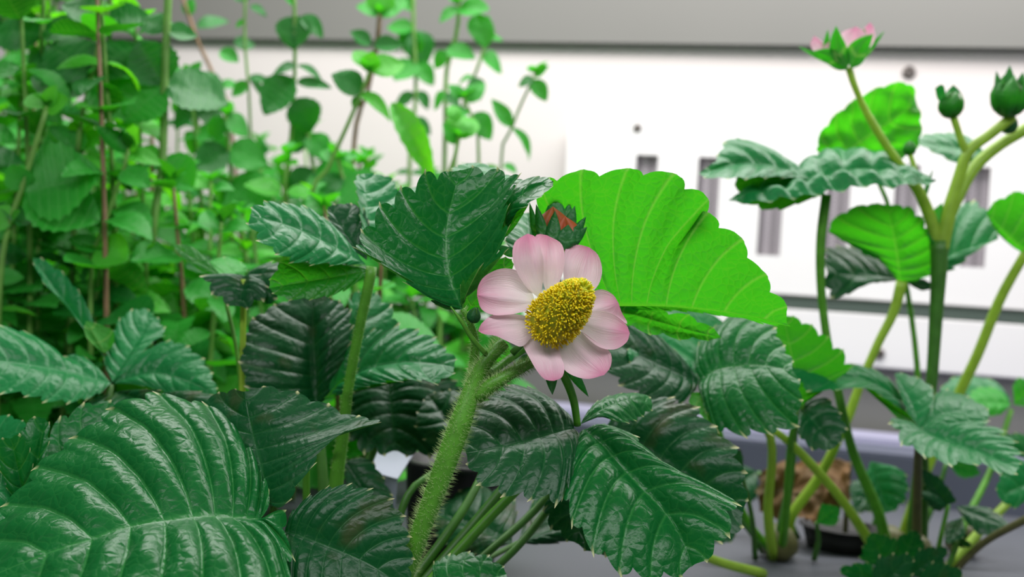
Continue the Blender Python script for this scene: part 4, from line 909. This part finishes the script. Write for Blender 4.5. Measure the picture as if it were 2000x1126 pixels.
for pts, b_, t_, w_, m_ in (((1475, 36.5), (1450, 930, 34), (1400, 880, 33), 30, M_DEEP), ((1490, 37.5), (1430, 1000, 36.5), (1380, 1060, 35.5), 34, M_DEEP), ((1590, 37), (1595, 1020, 36), (1640, 990, 35.5), 22, M_SOFT),
                         ((1560, 40), (1480, 920, 41), (1420, 960, 40), 40, M_DEEP), ((1700, 41), (1720, 930, 41), (1670, 1000, 40), 36, M_DEEP), ((1790, 41), (1850, 900, 41), (1915, 925, 40.5), 18, M_SOFT), ((1840, 35.3), (1880, 1010, 35), (1850, 1060, 34.6), 20, M_DEEP)):
    bx, by, bd_ = b_; tx, ty, td = t_; l = math.hypot(tx - bx, ty - by); nx, ny = (ty - by) / l, -(tx - bx) / l
    st = LF(lowp if pts[0] > 1600 else pK, [floor_end(*pts), ((pts[0] + bx) / 2 + 6, (floor_end(*pts)[1] + by) / 2, (pts[1] + bd_) / 2), b_], [6, 5, 4], M_STALKD)
    cx, cy, cd = (bx + tx) / 2, (by + ty) / 2, (bd_ + td) / 2
    sheet('leaflet', st, m_, b_, t_, [(cx + nx * w_, cy + ny * w_, cd - .3)], [(cx - nx * w_, cy - ny * w_, cd + .3)], nv=6, tooth=0.05)
# withered leaf and cup
dl = plant('withered_leaf', 'withered brown and orange leaf drooping over the dark cup', 1600, 39, 'leaf')
sheet('blade', dl, M_DRY, (1660, 900, 39.5), (1575, 1020, 38.2), [(1655, 940, 38.8), (1640, 985, 38.4), (1605, 1012, 38.2)], [(1600, 915, 40), (1562, 940, 39.6), (1550, 985, 38.8)], nv=6, crink=0.25, quilt=0.1, tooth=0.05, res=12)
sheet('blade', dl, M_DRY, (1650, 905, 39.8), (1480, 975, 39.5), [(1600, 960, 39.4), (1530, 1010, 39.2)], [(1570, 905, 40.2), (1500, 915, 40)], nv=6, crink=0.25, quilt=0.1, tooth=0.05)
sheet('blade', dl, M_SOFT, (1700, 900, 39), (1735, 1000, 38.4), [(1760, 920, 38.8), (1765, 970, 38.5)], [(1690, 940, 38.8), (1700, 985, 38.5)], nv=6)
tube('stalk', [floor_end(1650, 40), (1655, 960, 40), (1660, 903, 39.8)], [5, 5, 4], M_STALKB, dl)
def cup(name, label, px, d, r, h, m, cat='cup'):
    c = P(*floor_end(px, d)); c[2] = 0
    prof = [(0.82, 0.0), (0.9, 0.5), (0.97, 0.93), (1.06, 0.95), (1.06, 1.0), (0.93, 1.0), (0.86, 0.55), (0.78, 0.5), (0.0, 0.52)]
    bm = bmesh.new(); rings = []
    for pr, hh in prof: rings.append([bm.verts.new((c[0] + math.cos(a) * r * max(pr, .01), c[1] + math.sin(a) * r * max(pr, .01), hh * h)) for a in np.linspace(0, 2 * math.pi, 32, endpoint=False)])
    for a, b in zip(rings[:-1], rings[1:]):
        for k in range(32): bm.faces.new([a[k], a[(k + 1) % 32], b[(k + 1) % 32], b[k]])
    bm.faces.new(rings[0][::-1]); bm.faces.new(rings[-1])
    bmesh.ops.recalc_face_normals(bm, faces=bm.faces)
    me = bpy.data.meshes.new(name); bm.to_mesh(me); bm.free()
    return tag(link(name, me, m, None, c), label, cat)
cup('planting_cup', 'dark round planting cup on the tray below the withered leaf', 1640, 39.5, 0.014, 0.008, M_DARKP)
cup('planting_cup', 'dark planting cup half hidden behind the hairy flower stalk', 880, 33.5, 0.016, 0.032, M_DARKP)
# white card added to stand in for pale tray seen through a gap
cc = [P(728, 925, 31.5), P(776, 938, 31.3), P(820, 868, 33.8), P(735, 852, 34)]
cn = np.cross(cc[1] - cc[0], cc[3] - cc[0]); cn /= np.linalg.norm(cn)
b0, b1_ = np.array(cc[0]), np.array(cc[1])
foot = [np.array([p[0], p[1] - 0.001, 0.0]) for p in (cc[0], cc[1])]
V = [foot[0], foot[1], cc[1], cc[2], cc[3], cc[0]]; V += [v + cn * 0.0006 for v in V]
Fc = [(0, 1, 2, 5), (5, 2, 3, 4), (11, 8, 7, 6), (10, 9, 8, 11)] + [(a, b, b + 6, a + 6) for a, b in ((0, 1), (1, 2), (2, 3), (3, 4), (4, 5), (5, 0))]
tag(link('tray_gap_card', mesh_from('tray_gap_card', V, Fc), M_CARD, None, foot[0], smooth=False), 'white card standing in for the pale tray between dark leaves left of the stalk', 'card')
#MINT
# ------------------------------------------------------------------ mint behind, left
def mint_mesh(k, m):
    rng = random.Random(k * 13 + 1)
    nt, ns = 17, 4
    Ln_ = 0.02; V = []; uv = []
    bend = (0.18, 0.45, -0.12, 0.75)[k % 4]; fold = (0.25, 0.12, 0.4, 0.2)[k % 4]
    wmax = (0.32, 0.29, 0.35, 0.27)[k % 4]
    S = np.linspace(-1, 1, 2 * ns + 1)
    for i in range(nt):
        t = i / (nt - 1)
        w = wmax * (math.sin(math.pi * min(1, t ** 0.85)) ** 0.75) * (1.05 - 0.25 * t) if 0 < t < 1 else 0.0
        a = bend * t * 1.6
        y = math.sin(a) / (bend * 1.6) if abs(bend) > 1e-3 else t; z = -(1 - math.cos(a)) / (bend * 1.6)
        for s in S:
            ww_ = w * (1 + (0.07 if i % 2 else -0.03) * abs(s) ** 3)
            x = ww_ * s; hh = fold * abs(s) ** 1.3 * w + 0.022 * (1 if i % 2 else -1) * min(1, abs(s) * 2) * (1 - abs(s)) * 1.6
            hh += 0.03 * noise.noise(Vector((s * 1.5, t * 4, k * 5)))
            V.append((x * Ln_, y * Ln_, (z + hh) * Ln_)); uv.append((t * (nt - 1) / 2, s))
    m_ = 2 * ns + 1
    Fc = [(i * m_ + j, i * m_ + j + 1, (i + 1) * m_ + j + 1, (i + 1) * m_ + j) for i in range(nt - 1) for j in range(m_ - 1)]
    me = mesh_from('mint_leaf', V, Fc)
    l = me.uv_layers.new(name='vein'); idx = np.zeros(len(me.loops), dtype=np.int32); me.loops.foreach_get('vertex_index', idx)
    l.data.foreach_set('uv', np.array(uv, dtype=np.float32)[idx].ravel())
    me.materials.append(m); me.polygons.foreach_set('use_smooth', [True] * len(me.polygons))
    return me
MM = [[mint_mesh(k, m) for k in range(4)] for m in M_MINT]
def mint_leaf(root, rw, b, t, width=1.0, face=0.4, mi=0, k=0, nrm=None):
    b = Vector(b); t = Vector(t); y = t - b; L_ = y.length
    if L_ < 1e-5: return
    y.normalize(); up = Vector(nrm) if nrm is not None else Vector((0, -face, 1))
    x = y.cross(up)
    if x.length < 1e-4: x = y.cross(Vector((0.3, -1, 0.2)))
    x.normalize(); z = x.cross(y)
    s = L_ / 0.02
    o = bpy.data.objects.new('leaf', MM[mi][k]); COL.objects.link(o); o.parent = root
    M_ = Matrix((x * s * width, y * s, z * s)).transposed().to_4x4(); M_.translation = b - rw
    o.matrix_local = M_
def mint(label, pts, rad, leaves=(), auto=None, m=None, group=None, seed=0):
    """pts: pixel/cm path from the floor up; leaves: explicit (x,y,x2,y2[,width,mat,ddepth]); auto: (t0,t1,n,len_cm,mat)"""
    rng = random.Random(seed)
    c = P(*pts[0]); c[2] = 0
    root = empty('mint_plant', c); tag(root, label, 'plant', group)
    rw = Vector(c)
    w = [c + np.array([0, 0, 0.0005])] + [P(*p) for p in pts[1:]]
    rr = [rp * p[2] * 0.01 / F for rp, p in zip(np.interp(np.linspace(0, 1, len(pts)), np.linspace(0, 1, len(rad)), rad), pts)]
    V, Fc, q, r = tube_geo(w, rr, 6, n=max(8, 5 * len(pts)))
    st = link('stem', mesh_from('stem', V, Fc), m or M_MSTEM, root, w[0])
    dd = pts[-1][2]
    for lf_ in leaves:
        x, y, x2, y2 = lf_[:4]; wd = lf_[4] if len(lf_) > 4 else 1.0; mi = lf_[5] if len(lf_) > 5 else 0; dz = lf_[6] if len(lf_) > 6 else rng.uniform(-0.8, 0.8)
        mint_leaf(root, rw, P(x, y, dd), P(x2, y2, dd + dz * .6), wd * 1.3, rng.uniform(0.9, 2.4), mi, rng.randrange(4))
    if auto:
        t0, t1, n, ln, mats_ = auto
        T = np.gradient(q, axis=0)
        ph = rng.uniform(0, 6.28)
        for i in range(n):
            t = t0 + (t1 - t0) * (i / max(1, n - 1)); ii = t * (len(q) - 1); j = int(min(ii, len(q) - 2)); fr = ii - j
            p = q[j] * (1 - fr) + q[j + 1] * fr
            sz = ln * 0.01 * (1.0 - 0.45 * (i / max(1, n - 1)) ** 2) * rng.uniform(0.75, 1.2)
            ph += math.pi / 2 + rng.uniform(-.3, .3)
            lift = rng.uniform(-0.25, 0.35) + (0.5 if i == n - 1 else 0)
            for s in (0, math.pi):
                d = Vector((math.cos(ph + s), math.sin(ph + s), lift)); d.normalize()
                mint_leaf(root, rw, p + np.array(d) * 0.001, Vector(p) + d * sz, rng.uniform(0.95, 1.4), 0, rng.choice(mats_), rng.randrange(4), nrm=(rng.gauss(0, .35), rng.gauss(-.55, .4), 1))
        # growing tip
        p = q[-1]
        for s in range(4):
            d = Vector((math.cos(ph + s * 1.57), math.sin(ph + s * 1.57), 1.1)); d.normalize()
            mint_leaf(root, rw, p, Vector(p) + d * ln * 0.01 * rng.uniform(0.3, 0.5), 0.9, 0, mats_[0], rng.randrange(2), nrm=-Vector((d.x, d.y, -0.6)))
    return root
def fl3(px, d): return floor_end(px, d)
# recognisable stems, described one by one
mint('mint stem with a large cupped dark leaf against the white wall', [fl3(540, 48), (560, 420, 47), (566, 300, 46), (574, 190, 45.5), (576, 95, 45), (574, -30, 45)], [6, 5, 4, 4],
     [(577, 30, 570, 94, 1.3, 1, -.5), (588, 32, 640, 58, .9, 1), (577, 128, 526, 132, .8, 1), (580, 128, 636, 134, .5, 1), (580, 160, 648, 166, .5, 1), (582, 190, 612, 262, 1.3, 1), (572, 150, 520, 228, 1.1, 1), (575, 10, 548, -20, 1, 0)], (0.15, 0.6, 5, 1.6, (0, 1)), seed=1)
mint('slender mint stem with small dark leaves left of the cupped-leaf stem', [fl3(480, 49), (490, 400, 48), (487, 200, 47), (478, 80, 47), (480, -30, 47)], [4, 3, 3, 3],
     [(457, 86, 500, 84, 1.0, 1), (490, 10, 520, 22, .6, 1), (478, 40, 462, 55, .7, 0), (487, 150, 528, 158, .6, 1), (487, 152, 526, 182, .6, 1), (486, 160, 455, 190, .8, 0), (430, 98, 466, 124, .9, 0), (480, 5, 465, -20, 1, 1)], (0.1, 0.6, 5, 1.5, (0, 1)), seed=2)
mint('reddish mint stem leaning left with one narrow dark leaf', [fl3(500, 50), (455, 280, 50), (425, 165, 50), (388, 85, 50), (352, -20, 50)], [4, 4, 4, 4],
     [(384, 52, 442, 24, .8, 1, 0), (365, 30, 375, -5, 1, 0), (430, 170, 470, 150, .8, 0)], (0.1, 0.5, 4, 1.5, (0,)), m=M_MSTEMR, seed=3)
mint('mint stem topped by a bright cup of leaves at the picture top', [fl3(660, 50), (690, 300, 49), (715, 190, 48), (735, 95, 47.5), (742, 28, 47)], [5, 4, 5, 5],
     [(741, 30, 702, -14, 1.3, 0), (741, 30, 792, -6, 1.3, 0), (741, 30, 748, -30, 1.2, 2), (725, 86, 682, 64, .9, 1), (730, 88, 788, 92, .8, 1)], (0.1, 0.5, 4, 1.7, (0, 1)), m=M_MSTEMR, seed=4)
mint('mint stem with crinkled bright yellow green tip and long drooping leaf', [fl3(570, 41), (600, 430, 41), (640, 330, 41), (676, 250, 41), (702, 190, 41), (722, 140, 41)], [6, 5, 5, 4],
     [(722, 142, 728, 100, 1.1, 2, 0), (724, 138, 792, 118, 1.0, 2, .8), (718, 130, 688, 84, .8, 2), (708, 178, 654, 134, 1.2, 1, -1), (702, 182, 776, 206, .6, 2, -.8), (765, 200, 864, 336, .42, 2, -2), (700, 186, 690, 215, .8, 1)], (0.1, 0.7, 6, 1.4, (0, 2)), seed=5)
mint('tall blurred mint stem with a dense dark leaf cluster near the top', [fl3(790, 52), (800, 320, 52), (810, 220, 52), (812, 150, 52), (808, 60, 52), (806, -30, 52)], [6, 5, 4, 4],
     [(808, 60, 775, 112, 1.2, 1), (808, 60, 842, 132, 1.2, 1), (808, 55, 756, 58, .9, 0), (808, 60, 800, 115, 1.2, 0), (812, 180, 856, 210, .8, 1), (811, 185, 765, 205, .8, 1), (812, 120, 770, 160, 1, 0), (812, 122, 850, 165, .9, 0), (810, 230, 845, 262, .8, 1), (806, 20, 780, -10, 1, 0)], (0.1, 0.6, 6, 1.8, (0, 1)), seed=6)
mint('mint stem with drooping leaves at top between cluster and fork', [fl3(860, 50), (868, 330, 50), (870, 250, 49), (872, 140, 49), (893, 60, 48.5), (896, 5, 48)], [6, 5, 5, 4],
     [(895, 14, 856, 40, .8, 0), (896, 16, 958, 24, .9, 0), (872, 100, 842, 132, 1, 0), (872, 95, 928, 108, .9, 0), (928, 28, 952, 92, .9, 0), (870, 180, 835, 210, 1, 0), (870, 185, 900, 205, 1, 1), (896, 8, 880, -25, 1, 0), (870, 240, 905, 262, 1, 0)], (0.1, 0.6, 6, 1.7, (0, 1)), seed=7)
mint('thin mint stem carrying a wide triangular leaf before the wall', [fl3(880, 52), (890, 300, 52), (906, 200, 51), (926, 150, 50), (941, 108, 50), (952, 70, 50)], [4, 4, 3, 3],
     [(941, 112, 1000, 122, 1.4, 0, .4), (944, 90, 952, 28, .8, 0), (926, 150, 938, 192, 1, 1), (924, 150, 888, 150, .8, 0), (952, 72, 985, 72, .7, 0)], (0.1, 0.6, 5, 1.6, (0, 1)), seed=8)
mint('outermost mint stem standing alone before the white wall', [fl3(970, 49), (978, 340, 48), (996, 262, 47), (1014, 212, 46.5), (1036, 165, 46), (1046, 142, 46)], [5, 4, 3, 2.5],
     [(1042, 152, 1008, 162, 1.0, 1), (1044, 148, 1074, 130, .8, 0), (1040, 156, 1070, 196, .9, 0), (998, 248, 962, 190, .6, 0), (1000, 250, 1068, 302, .45, 0), (1044, 142, 1036, 118, 1, 0), (985, 320, 1010, 335, .8, 0)], (0.1, 0.55, 5, 1.5, (0,)), seed=9)
mint('bright young mint tip with a broad upright leaf', [fl3(850, 40), (866, 420, 40), (884, 330, 40), (896, 268, 40)], [5, 5, 5, 4],
     [(894, 272, 916, 200, 1.3, 2, .3), (890, 240, 884, 190, .9, 2), (896, 262, 940, 232, .8, 2), (890, 280, 868, 240, .8, 0)], (0.15, 0.8, 6, 1.3, (0, 2)), seed=10)
mint('mint stem with pale leaf just behind the bright young tip', [fl3(930, 46), (935, 330, 46), (925, 240, 46), (905, 190, 46)], [4, 4, 3],
     [(920, 225, 980, 262, 1.1, 0), (910, 200, 945, 152, .9, 0), (905, 192, 880, 160, 1, 0), (915, 215, 880, 222, 1, 0)], (0.1, 0.8, 6, 1.5, (0,)), seed=11)
mint('thick pale mint stem rising the full height at left', [fl3(200, 37), (215, 565, 37.5), (290, 490, 37.5), (302, 420, 37.5), (318, 300, 38), (322, 150, 38), (330, -40, 38)], [7, 7, 7, 8, 8, 8],
     [(320, 165, 270, 80, 1.2, 1), (322, 168, 450, 190, 1.3, 1, 1), (318, 310, 400, 370, 1.2, 0, .6), (316, 305, 250, 290, .9, 2), (324, 60, 270, 20, 1.2, 1), (326, 60, 385, 75, 1, 1), (320, 170, 235, 235, 1.2, 0, -1)], (0.12, 0.5, 5, 1.5, (0, 2)), seed=12)
mint('leaning mint stem crossing behind the thick one with broad dark top leaves', [fl3(130, 38), (150, 330, 38), (172, 180, 38), (192, 95, 38), (222, -30, 38)], [6, 6, 5, 5],
     [(180, 150, 80, 60, 1.2, 1), (182, 150, 260, 60, 1.2, 1), (172, 170, 300, 215, 1.2, 0), (170, 180, 60, 160, 1.1, 1), (205, 40, 120, 0, 1.3, 1), (210, 35, 300, 30, 1, 1), (155, 310, 100, 250, 1, 0), (155, 310, 230, 340, 1, 0)], (0.1, 0.6, 5, 1.7, (0, 1)), seed=13)
mint('upright mint stem at left edge with huge dark leaf at the top corner', [fl3(70, 39), (78, 300, 39), (80, 150, 39), (86, -30, 39)], [6, 5, 5],
     [(82, 70, -30, 40, 1.3, 1), (82, 60, 170, 55, 1.1, 1), (80, 100, 20, 130, 1.2, 1), (80, 95, 150, 150, 1.0, 1), (80, 200, 10, 190, 1.1, 2), (80, 205, 130, 240, 1, 0), (84, 5, 30, -20, 1.2, 2)], (0.1, 0.6, 6, 1.7, (0, 1)), seed=14)
mint('mint stem with crinkled grey green leaf rosette at the left', [fl3(-10, 35), (0, 560, 35), (22, 430, 35), (45, 360, 35), (92, 208, 35)], [6, 6, 6, 5],
     [(92, 212, 60, 175, 1.2, 2), (92, 212, 130, 190, 1.2, 2), (92, 210, 98, 165, 1, 2), (48, 375, 200, 345, 1.35, 0, .6), (46, 370, 20, 320, 1.1, 0), (48, 380, 195, 440, 1.1, 0, 1), (30, 430, -40, 415, 1.2, 2)], (0.1, 0.7, 4, 1.4, (0, 2)), seed=15)
mint('short mint stem with spreading rosette in front of the thick stem', [fl3(180, 36), (178, 540, 36), (200, 450, 36), (240, 335, 36), (252, 290, 36)], [5, 5, 4],
     [(250, 300, 318, 300, .8, 2), (250, 300, 185, 250, .7, 0), (250, 295, 275, 245, 1, 2), (250, 295, 235, 250, .8, 0), (190, 480, 255, 512, 1.1, 2, -.6), (190, 485, 130, 470, .9, 0), (240, 330, 290, 360, 1, 0)], (0.1, 0.6, 4, 1.3, (0,)), seed=16)
mint('mint stem with broad dark drooping leaves against the wall right of the thick stem', [fl3(395, 46), (392, 380, 46), (385, 240, 46), (372, 150, 46)], [6, 5, 4],
     [(372, 152, 452, 178, 1.2, 1, -.5), (374, 152, 318, 190, 1.2, 1), (380, 200, 448, 236, 1.1, 1), (380, 205, 335, 250, 1, 1), (384, 250, 445, 285, 1.1, 0), (372, 150, 385, 118, .9, 0), (386, 260, 340, 310, 1, 0)], (0.2, 0.8, 5, 1.9, (1, 0)), seed=21)
mint('mint stem with wide leaves below the slender stem, its top before the wall', [fl3(455, 44), (452, 400, 44), (448, 300, 44), (440, 225, 44)], [6, 5, 4],
     [(440, 228, 490, 262, 1.2, 0), (440, 230, 405, 275, 1.1, 0), (446, 290, 525, 318, 1.1, 0), (446, 292, 380, 335, 1.1, 1), (450, 350, 530, 400, 1.2, 0, -1), (450, 352, 390, 395, 1.1, 0), (440, 225, 452, 195, 1, 2)], (0.2, 0.8, 4, 1.9, (0,)), seed=22)
mint('stout mint stem with round leaves under the cupped dark leaf', [fl3(620, 46), (618, 400, 46), (608, 310, 46), (600, 250, 46)], [6, 5, 4],
     [(602, 262, 555, 290, 1.2, 1), (602, 264, 650, 300, 1.2, 0), (612, 330, 560, 372, 1.2, 1, -1), (612, 332, 690, 372, 1.4, 0, -1), (600, 252, 596, 215, 1, 0), (616, 380, 560, 420, 1.1, 0)], (0.2, 0.8, 4, 1.9, (0, 1)), seed=23)
mint('mint stem with grey green wide leaf just left of the bright crinkled tip', [fl3(700, 43), (690, 440, 43), (672, 360, 43), (660, 310, 43)], [5, 5, 4],
     [(672, 345, 740, 395, 1.5, 0, -.5), (670, 345, 612, 372, 1.2, 1), (660, 312, 700, 290, 1, 0), (660, 312, 625, 290, 1, 0), (685, 410, 740, 440, 1.1, 0), (685, 412, 640, 450, 1.1, 0)], (0.2, 0.8, 4, 1.8, (0,)), seed=24)
# the thicket
rng = random.Random(77)
pts_used = []
nlow = 0; tries = 0
while nlow < 125 and tries < 9000:
    tries += 1
    d = rng.uniform(35, 62); px = rng.uniform(-120, 985)
    if d < 42 and px > 560 and rng.random() < 0.75: continue
    c = P(px, 563, d)
    if any((c[0] - u[0]) ** 2 + (c[1] - u[1]) ** 2 < 0.0105 ** 2 for u in pts_used): continue
    wz = WALL0[1] + (c[0] - WALL0[0]) * WU[1] / WU[0]
    if c[1] > wz - 0.055: continue
    pts_used.append(c)
    tall = 0.10 + 0.045 * (d - 35) / 27 + rng.uniform(-0.025, 0.02) - 0.02 * max(0, (px - 700) / 300)
    big = (rng.random() < 0.5 if px < 330 else rng.random() < 0.2) and px < 640
    if big: tall += rng.uniform(0.03, 0.10 if px < 330 else 0.06)
    xl = px + rng.uniform(-45, 45)
    y_top = 563 - F * ((tall - CAMZ) / (d * 0.01)) + (px - 1000) * ST
    y0 = fl3(px, d)[1]
    ln = rng.uniform(1.7, 2.5) if not big else rng.uniform(2.2, 3.1)
    n = int(tall / (0.0155 if not big else 0.022)) + 1
    mats_ = rng.choice([(0,), (0, 1), (0, 2), (1, 0), (2, 0)]) if d < 50 else rng.choice([(0, 1), (0,), (1,)])
    tone = {(0,): 'mid green', (0, 1): 'mottled green', (0, 2): 'bright green', (1, 0): 'darkish green', (2, 0): 'fresh light green', (1,): 'deep green'}[mats_]
    row = 'front' if d < 44 else ('middle' if d < 53 else 'rear')
    where = ['beyond the left edge', 'at the left edge', 'by the crinkled rosette', 'by the leaning stem', 'by the thick pale stem', 'by the reddish stem', 'above the small dark leaf', 'by the cupped leaf stem', 'behind the pleated leaves', 'by the crinkled bright tip', 'behind the dark standing leaf', 'by the outermost stem'][max(0, min(11, int((px + 90) / 90)))]
    sm = M_MSTEM if rng.random() < .8 else M_MSTEMR
    lab = f"{'tall ' if big else ''}{tone} mint shoot{' on reddish stem' if sm is M_MSTEMR else ''}, {row} of thicket, {where}".replace('fresh light', 'light')
    mint(lab,
         [fl3(px, d), (px * .6 + xl * .4 + rng.uniform(-12, 12), y0 * .5 + y_top * .5, d), (xl, y_top, d + rng.uniform(-1, 1))],
         [5 * 45 / d, 4.5 * 45 / d, 3 * 45 / d], (), (0.2 if d < 46 else 0.3, 0.97, n + (1 if d < 46 else 0), ln, mats_), group='mint shoots of the thicket' if not big else 'tall mint shoots of the thicket', seed=1000 + nlow,
         m=sm)
    nlow += 1

by = {}
for o in scene.objects:
    if o.parent is None and o.get('category') == 'plant': by.setdefault(o['label'], []).append(o)
for lab, os_ in by.items():
    if len(os_) > 1:
        os_.sort(key=lambda o: o.location.y)
        names_ = {2: ('nearer', 'farther'), 3: ('nearest', 'second nearest', 'farthest')}.get(len(os_))
        if names_:
            for o, w_ in zip(os_, names_): o['label'] = w_ + ' ' + lab
